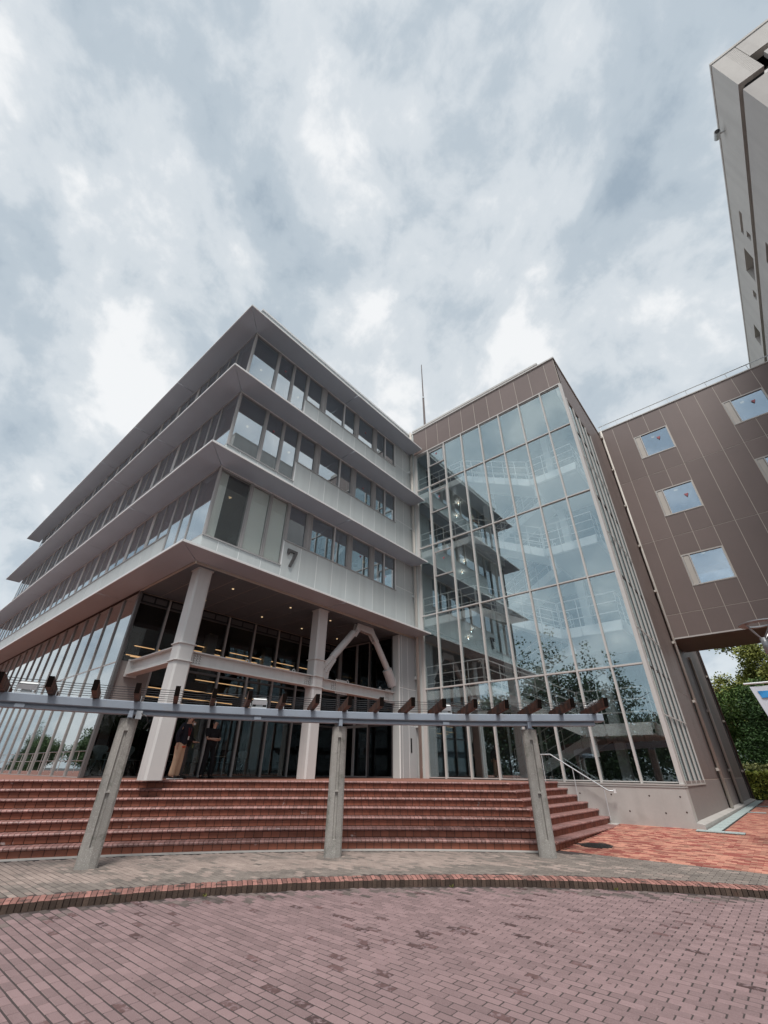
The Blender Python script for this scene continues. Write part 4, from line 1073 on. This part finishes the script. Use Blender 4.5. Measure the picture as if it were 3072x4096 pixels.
# coiled wire ends on the last rafter
m = MB()
for k, r in enumerate((13.65, 13.9, 14.15, 14.4)):
    x, y = pol(r, 30.2); pts = []
    for i in range(22):
        th = i*.75; pts.append((x+.02*math.cos(th)+i*.006, y+.012*i*.4, 2.60+.03*math.sin(th)+.01))
    m.tube(pts, .005, 5)
m.build('wire_coil', 'galv', per)
flb = ['floodlight on the pergola beam, left of the left concrete post', 'floodlight on the pergola beam between the left and middle concrete posts', 'floodlight on the pergola beam between the middle and right concrete posts']
for a, lb in zip((74.0, 58.15, 42.3), flb):
    x, y = pol(14.72, a); c, s_ = math.cos(R(a)), math.sin(R(a)); ax, tx, up = Vector((c, s_, 0)), Vector((-s_, c, 0)), Vector((0, 0, 1))
    t = thing('floodlight', 'white '+lb, 'floodlight', (x, y, 2.476), 'floodlights on the pergola')
    tl = (up*.96-ax*.28).normalized()
    MB().obox((x, y, 2.488), ax, tx, up, .13, .15, .012).build('base_plate', 'galv', t)
    for q in (-.15, .15):
        MB().obox(Vector((x, y, 2.55))+tx*q, ax, tx, up, .02, .006, .07).build('bracket_arm', 'galv', t)
    MB().obox((x, y, 2.625), tl.cross(tx), tx, tl, .13, .14, .045).build('housing', 'galv', t)
    MB().obox(Vector((x, y, 2.625))+tl*.047, tl.cross(tx), tx, tl, .11, .125, .003).build('lens', 'paper_white', t)
    MB().obox((x, y, 2.54), ax, tx, up, .06, .07, .03).build('ballast', 'galv', t)
    xf, yf = pol(14.60, a)
    MB().obox((xf, yf, 2.29), ax, tx, up, .03, .07, .03).build('junction_box', 'blue_steel', t)

# ------------------------------------------------------------------ vegetation
def leafcloud(rnd, blobs, n, size, clump=14):
    """leaf quads gathered in sprays spread over the shells of several blobs; blobs = (x,y,z,rx,ry,rz)"""
    mb = MB(); tot = sum(b[3]*b[4] for b in blobs)
    for bx_, by_, bz_, rx, ry, rz in blobs:
        m = max(1, int(n*rx*ry/tot/clump))
        for _ in range(m):
            th = rnd.uniform(0, 2*math.pi); u = rnd.uniform(-.75, 1); q = math.sqrt(1-u*u); rad = rnd.uniform(.55, 1.06)
            c = Vector((bx_+rx*rad*q*math.cos(th), by_+ry*rad*q*math.sin(th), bz_+rz*rad*u))
            out = Vector((q*math.cos(th), q*math.sin(th), u*.6+.15)).normalized()
            ct = min(max(rnd.gauss(.5, .2), 0), 1)
            for _ in range(clump):
                p = c+Vector((rnd.gauss(0, 1), rnd.gauss(0, 1), rnd.gauss(0, .7)))*size*1.5
                d = (out+Vector((rnd.uniform(-1, 1), rnd.uniform(-1, 1), rnd.uniform(-.9, .6)))*.9).normalized()
                e = d.cross(Vector((rnd.uniform(-1, 1), rnd.uniform(-1, 1), rnd.uniform(-1, 1)))).normalized()
                L, W = size*rnd.uniform(.7, 1.3), size*rnd.uniform(.25, .45)
                t = min(max(ct+rnd.uniform(-.2, .2), 0), 1)
                mb.add([p-d*L*.5, p+e*W, p+d*L*.6, p-e*W], [(0, 1, 2, 3)], t)
    return mb
def trunkmesh(rnd, h, r, limbs):
    mb = MB(); mb.tube([(0, 0, -.1), (rnd.uniform(-.1, .1), rnd.uniform(-.1, .1), h*.4), (rnd.uniform(-.25, .25), rnd.uniform(-.25, .25), h)], [r, r*.75, r*.35], 8)
    for _ in range(limbs):
        a = rnd.uniform(0, 6.28); z0 = h*rnd.uniform(.3, .85); L = h*rnd.uniform(.2, .45)
        mb.tube([(0, 0, z0), (math.cos(a)*L*.5, math.sin(a)*L*.5, z0+L*.35), (math.cos(a)*L, math.sin(a)*L, z0+L*.6)], [r*.4, r*.25, r*.08], 5)
    return mb
TV = {}
def treekind(key, seed, h, rad, leaf, n, size, shape):
    rnd = random.Random(seed); bl = []
    if shape == 'cone':
        for k in range(7):
            f = k/6; rr = rad*(1-f*.78)
            for q in range(4 if k < 5 else 2):
                a = rnd.uniform(0, 6.28); o = rr*.45; bl.append((math.cos(a)*o, math.sin(a)*o, h*(.16+.80*f), rr*.62, rr*.62, h*.085))
    elif shape == 'round':
        for q in range(11):
            a = rnd.uniform(0, 6.28); o = rad*rnd.uniform(.1, .68); s = rad*rnd.uniform(.34, .5)
            bl.append((math.cos(a)*o, math.sin(a)*o, h*rnd.uniform(.35, .88), s, s, s*.75))
    else:      # bamboo: drooping plumes
        for q in range(14):
            a = rnd.uniform(0, 6.28); o = rad*rnd.uniform(.2, .9); s = rad*rnd.uniform(.22, .34)
            bl.append((math.cos(a)*o, math.sin(a)*o, h*rnd.uniform(.42, .97), s, s, s*1.0))
    cm = leafcloud(rnd, bl, n, size).mesh('crown', leaf); tm = trunkmesh(rnd, h*.75, .035*h*.5, 7).mesh('trunk', 'bark')
    TV[key] = (cm, tm)
treekind('dark', 11, 8.2, 3.0, 'leaf_dark', 13000, .19, 'cone')
treekind('mid', 12, 8.5, 3.2, 'leaf_mid', 11000, .19, 'round')
treekind('yellow', 13, 9.0, 3.0, 'leaf_yellow', 11000, .18, 'round')
treekind('bamboo', 14, 10.0, 2.6, 'leaf_bamboo', 12000, .17, 'bamboo')
treekind('far', 15, 11.0, 3.4, 'leaf_far', 10000, .21, 'cone')
treekind('low', 16, 5.2, 3.0, 'leaf_far', 8500, .18, 'round')
TLAB = {}
def tree(kind, name, label, x, y, z, s=1.0, rz=0.0, group=None):
    t = thing(name, label, 'tree', (x, y, z), group)
    cm, tm = TV[kind]
    a = inst(cm, 'crown', t, (x, y, z)); b = inst(tm, 'trunk', t, (x, y, z))
    t.scale = (s, s, s); t.rotation_euler = (0, 0, rz); return t
GR = 'trees beyond the passage'
tree('dark', 'conifer_tree', 'dense dark green tree standing right behind the hedge beyond the passage', 43.5, 1.0, .2, .86, .4, GR)
tree('dark', 'conifer_tree', 'dark green tree half hidden behind the hanging banner at the right edge', 42.5, -2.1, .2, .84, 2.1, GR)
tree('mid', 'broadleaf_tree', 'mid green bushy tree between the dark trees and the brown wall end', 48.0, 4.0, .2, .80, 1.0, GR)
tree('yellow', 'broadleaf_tree', 'yellow green tree rising above the dark trees beside the building end', 54.0, 2.9, .2, 1.02, .3, GR)
tree('bamboo', 'bamboo_clump', 'pale yellow green bamboo clump highest under the bridge wing', 55.0, -.8, .2, 1.32, .9, GR)
tree('bamboo', 'bamboo_clump', 'olive bamboo clump behind the street lamp head', 52.0, -2.8, .2, 1.3, 2.4, GR)
tree('mid', 'broadleaf_tree', 'mid green tree lowest in the middle of the far trees', 50.0, -.2, .2, .82, 3.0, GR)
tree('yellow', 'broadleaf_tree', 'dark yellow green tree far behind at the right photo edge', 58.0, -6, .2, 1.1, 1.5, GR)
tree('far', 'conifer_tree', 'tall dark tree top showing behind the bamboo', 62.0, 1.0, .2, .98, 1.9, GR)
tree('mid', 'broadleaf_tree', 'light green tree between the bamboo and the dark tree', 47.0, 1.6, .2, .98, 4.0, GR)
tree('yellow', 'broadleaf_tree', 'golden green tree just below the bamboo', 49.5, -1.6, .2, 1.02, 5.0, GR)
tree('bamboo', 'bamboo_clump', 'feathery pale bamboo leaning out over the passage, leftmost of the bamboo', 53.0, 1.7, .2, 1.12, 3.6, GR)
GB = 'trees across the plaza seen only as reflections'
for k, (x, y, kd, s) in enumerate([(-14, 10.5, 'far', 1.0), (-15, 13.2, 'far', 1.12), (-13, 15.6, 'far', 1.22), (-14, 18.6, 'far', 1.2), (-13, 21.6, 'low', 1.5), (-12, 7.2, 'low', 1.05), (-16, 24.5, 'far', .9),
        (-9, 30, 'low', 1.0), (-12, 52, 'low', 1.0), (-11, 62, 'low', .85), (-14, 72, 'low', 1.1), (-12, 84, 'low', .9), (-15, 98, 'low', 1.1), (-17, 112, 'far', .8), (-14, 46, 'far', .75), (-20, 128, 'far', .8), (-14, 35, 'far', .8), (-13, 40, 'far', .95), (13, -5.0, 'low', .82), (16.6, -5.2, 'low', .86), (20.2, -5.6, 'low', .84), (-26, 60, 'low', 1.0), (-28, 90, 'low', 1.1)]):
    tree(kd, 'plaza_tree', 'dark tree across the plaza mirrored in the glass of the buildings', x, y, -.1, s, k*1.3, GB)
def hedge(name, label, cat, c, hx, hy, hz, leaf, n, size, seed):
    t = thing(name, label, cat, (c[0], c[1], c[2]))
    rnd = random.Random(seed); mb = MB()
    for _ in range(n):
        f = rnd.choice('xxXyYttt'); u, v = rnd.uniform(-1, 1), rnd.uniform(-1, 1); w_ = rnd.gauss(.93, .09)
        p = {'x': (-w_, u, v), 'X': (w_, u, v), 'y': (u, -w_, v), 'Y': (u, w_, v), 't': (u, v, w_)}[f]
        P = Vector((c[0]+p[0]*hx, c[1]+p[1]*hy, c[2]+hz+p[2]*hz))
        d = Vector((rnd.uniform(-1, 1), rnd.uniform(-1, 1), rnd.uniform(-.4, 1))).normalized(); e = d.cross(Vector((rnd.uniform(-1, 1), rnd.uniform(-1, 1), rnd.uniform(-1, 1)))).normalized()
        mb.add([P-d*size, P+e*size*.5, P+d*size, P-e*size*.5], [(0, 1, 2, 3)], rnd.random())
    mb.build('foliage', leaf, t, fix=False)
    MB().box(c[0]-hx*.8, c[1]-hy*.8, c[2], c[0]+hx*.8, c[1]+hy*.8, c[2]+hz*1.7).build('stems', 'leaf_dark', t)
hedge('clipped_hedge', 'long clipped olive hedge below the dark trees', 'hedge', (39.0, -1.0, .22), 1.0, 5.0, .82, 'leaf_hedge', 7000, .10, 3)
hedge('round_bush', 'bright green bush at the end of the brown wall', 'bush', (34.6, 2.0, .22), .75, .62, .62, 'leaf_bush', 3000, .085, 4)
hedge('low_bush', 'bright yellow green low bush in front of the clipped hedge', 'bush', (36.6, .2, .22), .6, 1.9, .48, 'leaf_bush', 4200, .085, 5)
gp = MB(); gp.add([(35.6, -30, .36), (90, -30, .6), (90, 30, .6), (35.6, 30, .36)], [(0, 1, 2, 3)])
tag(gp.build('planting_bed', 'soil_green'), kind='structure')
rw = random.Random(20)
for k, (r, a, s) in enumerate([(12.70, 72.5, 1.0), (12.71, 60.1, .5), (12.70, 44.0, .5), (12.71, 33.0, .45), (13.06, 77.0, .5)]):
    x, y = pol(r, a); mb = MB()
    for _ in range(16):
        d = Vector((rw.uniform(-1, 1), rw.uniform(-1, 1), rw.uniform(.8, 1.8))).normalized(); L = s*rw.uniform(.04, .10)
        e = d.cross(Vector((rw.uniform(-1, 1), rw.uniform(-1, 1), .2))).normalized()*.004
        b = Vector((x+rw.uniform(-.05, .05)*s, y+rw.uniform(-.05, .05)*s, PZ))
        mb.add([b-e, b+e, b+d*L], [(0, 1, 2)], rw.random())
    t = tag(mb.build('weed_tuft', 'leaf_yellow', None, at=(x, y, PZ), fix=False), 'small weed tuft growing in the joint at the foot of the brick kerb', 'weed', 'weeds along the kerb')

# ------------------------------------------------------------------ street lamp and banner
LX, LY = 13.0, -.335
lamp = thing('street_lamp', 'grey street lamp with a flat ring head on splayed rods', 'street lamp', (LX, LY, .1))
MB().tube([(LX, LY-.02, .1), (LX, LY, 3.86)], [.075, .055], 14).build('pole', 'lamp_metal', lamp, smooth=True)
MB().tube([(LX, LY, 3.72), (LX, LY, 4.06)], [.078, .066], 14).build('socket', 'lamp_metal', lamp, smooth=True)
m = MB(); n = 36; prof = [(.25, 0), (.40, .01), (.40, .03), (.25, .03)]; vs = []; fs = []
for i in range(n):
    th = 2*math.pi*i/n
    for r, z in prof: vs.append((LX+r*math.cos(th), LY-.05+r*math.sin(th), 4.36+z))
for i in range(n):
    for j in range(4): fs.append((i*4+j, i*4+(j+1) % 4, ((i+1) % n)*4+(j+1) % 4, ((i+1) % n)*4+j))
m.add(vs, fs); m.build('ring_head', 'lamp_metal', lamp)
for q in range(4):
    th = R(40+90*q); MB().tube([(LX+.03*math.cos(th), LY+.03*math.sin(th), 4.03), (LX+.33*math.cos(th), LY-.05+.33*math.sin(th), 4.36)], .016, 6).build('support_rod', 'lamp_metal', lamp)
MB().box(LX-.03, LY-.1, .1, LX+.03, LY+.06, .12).build('base_plate', 'lamp_metal', lamp)
ban = thing('banner', 'white cloth banner with a blue panel hanging from an arm at the right edge', 'banner', (LX, .1, 2.4))
MB().tube([(LX, LY+.06, 3.135), (LX, .36, 3.135)], .02, 8).build('arm', 'white_metal', ban)
MB().tube([(LX, LY+.06, 2.05), (LX, .06, 2.05)], .016, 8).build('lower_arm', 'white_metal', ban)
def sheet(y0t, y0b, y1, z0, z1, m, name, dx, par):
    mb = MB(); nx, nz = 8, 10; vs = []
    for s_ in (0, 1):
        for j in range(nz+1):
            f = j/nz; z = z1+(z0-z1)*f
            for i in range(nx+1):
                g_ = i/nx; yl = y0t+(y0b-y0t)*f; y = yl+(y1-yl)*g_
                vs.append((LX+dx+s_*.004+.012*math.sin(5*g_+3*f), y, z))
    k = (nx+1)*(nz+1); fs = []
    for j in range(nz):
        for i in range(nx):
            a = j*(nx+1)+i; fs += [(a, a+1, a+nx+2, a+nx+1), (k+a, k+a+nx+1, k+a+nx+2, k+a+1)]
    for i in range(nx): fs += [(i, k+i, k+i+1, i+1), (k-1-i, 2*k-1-i, 2*k-2-i, k-2-i)]
    for j in range(nz):
        a = j*(nx+1); fs += [(a, a+nx+1, k+a+nx+1, k+a)]; b = a+nx; fs += [(b, k+b, k+b+nx+1, b+nx+1)]
    return mb.add(vs, fs).build(name, m, par)
sheet(.275, .10, LY+.08, 2.07, 3.07, 'banner_white', 'cloth', 0, ban)
sheet(.17, .135, LY+.1, 2.83, 2.97, 'banner_blue', 'blue_panel', -.006, ban)

# ------------------------------------------------------------------ railing on the left edge of the terrace (mirrored in the glazing)
rl = thing('terrace_railing', 'light metal railing along the left edge of the terrace, mirrored in the glazing', 'railing', (.6, 34, ZT))
m = MB()
for h in (1.0, .55): m.tube([(.6, 21, ZT+h), (.6, 60, ZT+h)], .022, 6)
m.build('rail', 'white_metal', rl)
for k in range(32): MB().tube([(.6, 21+1.25*k, ZT), (.6, 21+1.25*k, ZT+1.0)], .018, 5).build('baluster', 'white_metal', rl)

# ------------------------------------------------------------------ furniture behind the porch glazing
def chair(x, y, rz, col, label):
    t = thing('chair', label, 'chair', (x, y, ZT), 'chairs inside the porch glazing'); t.rotation_euler = (0, 0, rz)
    if ('chair', col) not in TV:
        k = 1/S; s = MB(); s.prism([(-.21, -.2), (.21, -.2), (.23, .0), (.2, .2), (-.2, .2), (-.23, 0)], .445, .46)
        b = MB(); vs = []; n = 10
        prof = [(.46, .05), (.50, .10), (.56, .09), (.62, .15), (.70, .21), (.78, .20), (.83, .12)]
        for z, hw_ in prof:
            for sx_, o in ((-hw_, 0), (0, .03), (hw_, 0)): vs.append((sx_, .19+.08*(z-.46)/.37+o, z))
        for z, hw_ in prof:
            for sx_, o in ((-hw_, 0), (0, .03), (hw_, 0)): vs.append((sx_, .205+.08*(z-.46)/.37+o, z))
        fs = []; q = 21
        for i in range(6):
            for j in range(2): a = i*3+j; fs += [(a, a+1, a+4, a+3), (q+a, q+a+3, q+a+4, q+a+1)]
            fs += [(i*3, i*3+3, q+i*3+3, q+i*3), (i*3+2, q+i*3+2, q+i*3+5, i*3+5)]
        fs += [(18, 19, q+19, q+18), (19, 20, q+20, q+19)]
        b.add(vs, fs)
        l = MB().tube([(.05, .05, .44), (.2, .2, 0)], .011, 6)
        TV[('chair', col)] = (s.mesh('seat', col), b.mesh('backrest', col), l.mesh('leg', 'chrome'))
    sm, bm_, lm = TV[('chair', col)]
    for me, nm in ((sm, 'seat'), (bm_, 'backrest')): o = bpy.data.objects.new(nm, me); COL.objects.link(o); o.parent = t
    for q in range(4):
        o = bpy.data.objects.new('leg', lm); COL.objects.link(o); o.parent = t; o.rotation_euler = (0, 0, q*math.pi/2)
rc = random.Random(31)
for k, (x, y, rz) in enumerate([(5.7, 16.3, 2.6), (6.5, 16.0, 2.2), (7.35, 16.4, .5), (8.0, 16.2, 3.6), (8.7, 16.5, 2.9), (9.15, 16.1, 1.2), (10.2, 16.6, 3.3), (10.9, 16.3, 2.0), (7.0, 17.5, 1.0), (9.8, 17.6, .2)]):
    chair(x, y, rz, 'chair_white' if k % 3 != 2 else 'chair_dark', 'white shell chair on thin metal legs behind the porch glazing' if k % 3 != 2 else 'black shell chair on thin metal legs behind the porch glazing')
for x, y in ((6.1, 16.9), (8.35, 16.9), (10.5, 17.2)):
    t = thing('cafe_table', 'round white cafe table among the chairs behind the porch glazing', 'table', (x, y, ZT), 'cafe tables inside the porch glazing')
    MB().lathe((x, y, ZT), [(.36, .64), (.37, .65), (.36, .665)], 20).build('table_top', 'chair_white', t); MB().tube([(x, y, ZT), (x, y, ZT+.64)], .03, 8).build('pedestal', 'chrome', t)
    MB().lathe((x, y, ZT), [(.22, 0), (.20, .02), (.03, .03)], 16).build('foot', 'chrome', t)
cabinet = thing('notice_board', 'grey notice board with papers just inside the glass door', 'notice board', (14.9, 13.8, ZT))
MB().box(14.9, 13.35, ZT+.7, 14.95, 14.1, ZT+1.6).build('board', 'room_wall', cabinet)
for k, (a, b) in enumerate(((13.42, 1.25), (13.7, 1.3), (13.45, .85), (13.8, .8))): MB().box(14.893, a, ZT+b, 14.899, a+.2, ZT+b+.26).build('sheet', 'paper_white', cabinet)
for a in (13.4, 14.05): MB().box(14.91, a-.02, ZT, 14.94, a+.02, ZT+.7).build('leg', 'frame_dark', cabinet)

# ------------------------------------------------------------------ people
def skin_mesh(name, chains, m, sub=1, root=0):
    """chains: list of (points, radii); chains after the first start at an existing vertex when their first point repeats one"""
    vs = []; es = []; rs = []; idx = {}
    for pts, rad in chains:
        prev = None
        for p, r in zip(pts, rad):
            k = tuple(round(c, 4) for c in p)
            if k in idx: i = idx[k]
            else: i = len(vs); idx[k] = i; vs.append(p); rs.append(r if isinstance(r, tuple) else (r, r))
            if prev is not None: es.append((prev, i))
            prev = i
    me = bpy.data.meshes.new(name); me.from_pydata(vs, es, []); o = bpy.data.objects.new('tmp', me); COL.objects.link(o)
    o.modifiers.new('s', 'SKIN'); sd_ = o.modifiers.new('d', 'SUBSURF'); sd_.levels = sub; sd_.render_levels = sub
    lay = me.skin_vertices[0] if me.skin_vertices else None
    if lay is None:
        bm = bmesh.new(); bm.from_mesh(me); bm.verts.layers.skin.verify(); bm.to_mesh(me); bm.free(); lay = me.skin_vertices[0]
    for i, r in enumerate(rs):
        lay.data[i].radius = r; lay.data[i].use_root = (i == root)
    dg = bpy.context.evaluated_depsgraph_get(); dg.update(); r = bpy.data.meshes.new_from_object(o.evaluated_get(dg))
    bpy.data.objects.remove(o); bpy.data.meshes.remove(me)
    r.materials.clear(); r.materials.append(MATS[m]); r.name = name; r.shade_smooth(); return r
def person(label, loc, rz, top, trouser, hair, arms, lean=0.0, baggy=1.0, sleeve=1.0, head=(0, 0), stance=.11, extra=None, mask=False, hairlong=False, height=1.0):
    """local frame: +x is the way the figure faces, +y its left; arms = two lists [elbow, wrist, fingertip-direction]"""
    t = thing('person', label, 'person', loc); t.rotation_euler = (0, 0, rz); t.scale = (height,)*3
    def ch(me, name, parent=None):
        o = bpy.data.objects.new(name, me); COL.objects.link(o); o.parent = parent or t; return o
    L = lambda z: lean*max(0, z-.9)
    pel, spi, che, nek = (L(.93), 0, .93), (L(1.12), 0, 1.12), (L(1.33)-.005, 0, 1.33), (L(1.47), 0, 1.475)
    hx = L(1.6)+.035; hd0, hd1, hd2 = (hx-.015, 0, 1.53), (hx, 0, 1.60), (hx-.01, 0, 1.685)
    body = [([pel, spi, che, nek, hd0, hd1, hd2], [(.14, .10), (.13, .095), (.15, .10), .05, (.062, .07), (.075, .092), (.055, .07)])]
    hands = []
    for sgn, (elb, wri, fdir) in zip((1, -1), arms):
        sh_ = (L(1.41), sgn*.185, 1.405)
        w = Vector(wri); d = Vector(fdir).normalized(); palm = w+d*.06; knu = w+d*.10
        body.append(([che, sh_, elb, wri, tuple(palm)], [(.12, .08), .030 if sleeve >= 1 else .048, .030 if sleeve >= 1 else .042, .03, (.04, .026)]))
        side = d.cross(Vector((0, 0, 1))).normalized() if abs(d.z) < .9 else Vector((0, 1, 0))
        curl = d.cross(side).normalized()
        for q, ln in zip((-1.5, -.5, .5, 1.5), (.062, .075, .07, .055)):
            b0 = palm+side*q*.017+d*.028; b1 = b0+d*ln*.55+curl*.004; b2 = b1+d*ln*.40+curl*.016
            body.append(([tuple(palm), tuple(b0), tuple(b1), tuple(b2)], [(.04, .026), .0095, .009, .0075]))
        tb = w+side*.03*sgn+d*.035; body.append(([wri, tuple(tb), tuple(tb+d*.03+side*.012*sgn)], [.03, .012, .009]))
    legs = []
    for sgn in (1, -1):
        hip = (L(.9), sgn*.088, .89); kn = (.02, sgn*(stance+.0), .49); an = (-.02, sgn*(stance+.01), .085); toe = (.13, sgn*(stance+.03), .03)
        body.append(([pel, hip, kn, an, toe], [(.14, .10), .078, .056, .042, .035])); legs.append((hip, kn, an, toe))
    ch(skin_mesh('body', body, 'skin', 1), 'body')
    tr = [([pel, spi], [(.165, .125), (.155, .115)])]
    for hip, kn, an, toe in legs:
        tr.append(([pel, hip, ((hip[0]+kn[0])/2, (hip[1]+kn[1])/2, .69), kn, ((kn[0]+an[0])/2+.0, (kn[1]+an[1])/2, .28), (an[0], an[1], .05)],
                   [(.165, .125), .098*baggy, .088*baggy, .078*baggy, .078*baggy, .082*baggy]))
    ch(skin_mesh('trousers', tr, trouser, 2), 'trousers')
    tp = [([(L(.86), 0, .86), (L(1.0), 0, 1.0), spi, che, (L(1.43), 0, 1.435)], [(.205, .165), (.198, .155), (.175, .135), (.185, .132), (.085, .08)])]
    for sgn, (elb, wri, fdir) in zip((1, -1), arms):
        sh_ = (L(1.41), sgn*.185, 1.405); e = Vector(elb); s0 = Vector(sh_); w = Vector(wri)
        if sleeve >= 1: tp.append(([che, sh_, elb, tuple(e+(w-e)*.93)], [(.188, .135), .098, .072, .052]))
        else: tp.append(([che, sh_, tuple(s0+(e-s0)*.85)], [(.182, .13), .09, .072]))
    ch(skin_mesh('jacket' if sleeve >= 1 else 'shirt', tp, top, 2), 'jacket' if sleeve >= 1 else 'shirt')
    for hip, kn, an, toe in legs:
        s_ = skin_mesh('shoe', [([(an[0]-.05, an[1], .045), (an[0]+.05, an[1]+.003, .05), (toe[0]+.06, toe[1], .036)], [(.046, .046), (.048, .05), (.042, .034)])], 'shoe_black', 2)
        so_ = ch(s_, 'shoe'); q = MB(); q.box((an[0]-.10)/S, (an[1]-.048)/S, 0, (toe[0]+.09)/S, (an[1]+.056)/S, .022/S); ch(q.mesh('sole', 'paper_white' if extra == 'badge' else 'shoe_black'), 'sole', so_)
    # head details turn with the head
    yaw, pit = head; M_ = Matrix.Translation(Vector((hx, 0, 1.6))) @ Matrix.Rotation(yaw, 4, 'Z') @ Matrix.Rotation(-pit, 4, 'Y')
    hm = skin_mesh('hair', [([(-.035, 0, -.03), (-.03, 0, .03), (-.002, 0, .088), (.05, 0, .085)], [(.082, .062), (.098, .085), (.088, .075), (.058, .03)])], hair, 2)
    if hairlong: hm = skin_mesh('hair', [([(-.05, 0, -.10), (-.045, 0, -.03), (-.03, 0, .04), (.0, 0, .09), (.055, 0, .08)], [(.085, .055), (.10, .075), (.105, .09), (.095, .078), (.065, .035)])], hair, 2)
    hm.transform(M_); ch(hm, 'hair')
    f = MB(); k = 1/S
    f.tube([Vector((.085, 0, .03))*k, Vector((.108, 0, -.012))*k, Vector((.088, 0, -.022))*k], [.008*k, .014*k, .010*k], 6)
    fm = f.mesh('nose', 'skin', smooth=True); fm.transform(M_); ch(fm, 'nose')
    for sgn in (1, -1):
        f = MB(); f.lathe((0, 0, 0), [(.002, -.006*k), (.011*k, 0), (.002, .006*k)], 8); e = f.mesh('eye', 'hair_black'); e.transform(M_ @ Matrix.Translation((.082, sgn*.032, .018))); ch(e, 'eye')
        f = MB(); f.tube([Vector((0, 0, -.022))*k, Vector((-.008, 0, .022))*k], [.009*k, .014*k], 6); e = f.mesh('ear', 'skin', smooth=True); e.transform(M_ @ Matrix.Translation((-.005, sgn*.088, -.005))); ch(e, 'ear')
    f = MB(); f.box(.085*k, -.022*k, -.055*k, .091*k, .022*k, -.049*k); e = f.mesh('mouth', 'cloth_red'); e.transform(M_)
    if mask:
        e = skin_mesh('face_mask', [([(.05, 0, -.075), (.078, 0, -.035), (.07, 0, .0)], [(.05, .05), (.062, .045), (.05, .03)])], 'paper_white', 2); e.transform(M_); ch(e, 'face_mask')
    else: ch(e, 'mouth')
    if extra == 'badge':
        f = MB()
        for sgn in (1, -1): f.tube([Vector((L(1.43)-.03, sgn*.085, 1.45))*k, Vector((L(1.35)+.125, sgn*.07, 1.33))*k, Vector((L(1.15)+.165, sgn*.02, 1.12))*k], .006*k, 5)
        ch(f.mesh('lanyard', 'cloth_red'), 'lanyard')
        f = MB(); f.box((L(1.1)+.165)*k, -.032*k, 1.02*k, (L(1.1)+.172)*k, .032*k, 1.12*k); ch(f.mesh('badge', 'paper_white'), 'badge')
        ch(skin_mesh('shirt_hem', [([(L(.8), 0, .80), (L(.86), 0, .87)], [(.215, .175), (.205, .165)])], 'cloth_orange', 2), 'shirt_hem')
    if extra == 'tag':
        f = MB(); f.box(.24*k, -.03*k, .86*k, .245*k, .03*k, .95*k); ch(f.mesh('card', 'tag_green'), 'card')
    return t
FR = R(-49.3)      # facing the right of the photograph
person('person in a navy jacket and baggy khaki trousers leaning forward beside the left steel column', (6.50, 12.97, ZT), FR-.12, 'cloth_navy', 'cloth_khaki', 'hair_black',
       (((.02, .26, 1.14), (-.10, .22, .92), (-.02, 0, -1)), ((-.02, -.27, 1.14), (.03, -.24, .90), (.06, 0, -1))), lean=.16, baggy=1.22, extra='badge', head=(-.1, .1), height=1.0)
person('person in a white face mask and grey trousers standing behind the one in khaki trousers', (7.05, 13.78, ZT), FR+.1, 'cloth_black', 'cloth_grey', 'hair_black',
       (((.06, .26, 1.14), (.27, .12, 1.02), (1, -.5, .1)), ((.06, -.26, 1.14), (.27, -.12, 1.02), (1, .5, .1))), lean=.06, baggy=1.05, mask=True, extra='tag', height=.99)
person('person dressed all in black standing with folded arms and looking up to the right', (7.86, 13.74, ZT), FR-.72, 'cloth_black', 'cloth_black', 'hair_black',
       (((.07, .25, 1.13), (.235, -.02, 1.10), (.1, -1, .12)), ((.09, -.25, 1.14), (.20, .03, 1.15), (-.05, 1, -.1))), lean=-.02, sleeve=.5, baggy=1.0, head=(.45, .35), stance=.15, height=.995)
person('person with brown hair and an olive top standing inside the glass stair tower', (16.55, 8.42, FLZ[3]), FR, 'cloth_olive', 'cloth_navy', 'hair_brown',
       (((.05, .24, 1.13), (.26, .16, 1.08), (1, -.2, .15)), ((.05, -.24, 1.13), (.28, -.12, 1.10), (1, .2, .1))), sleeve=.6, hairlong=True, height=.97)
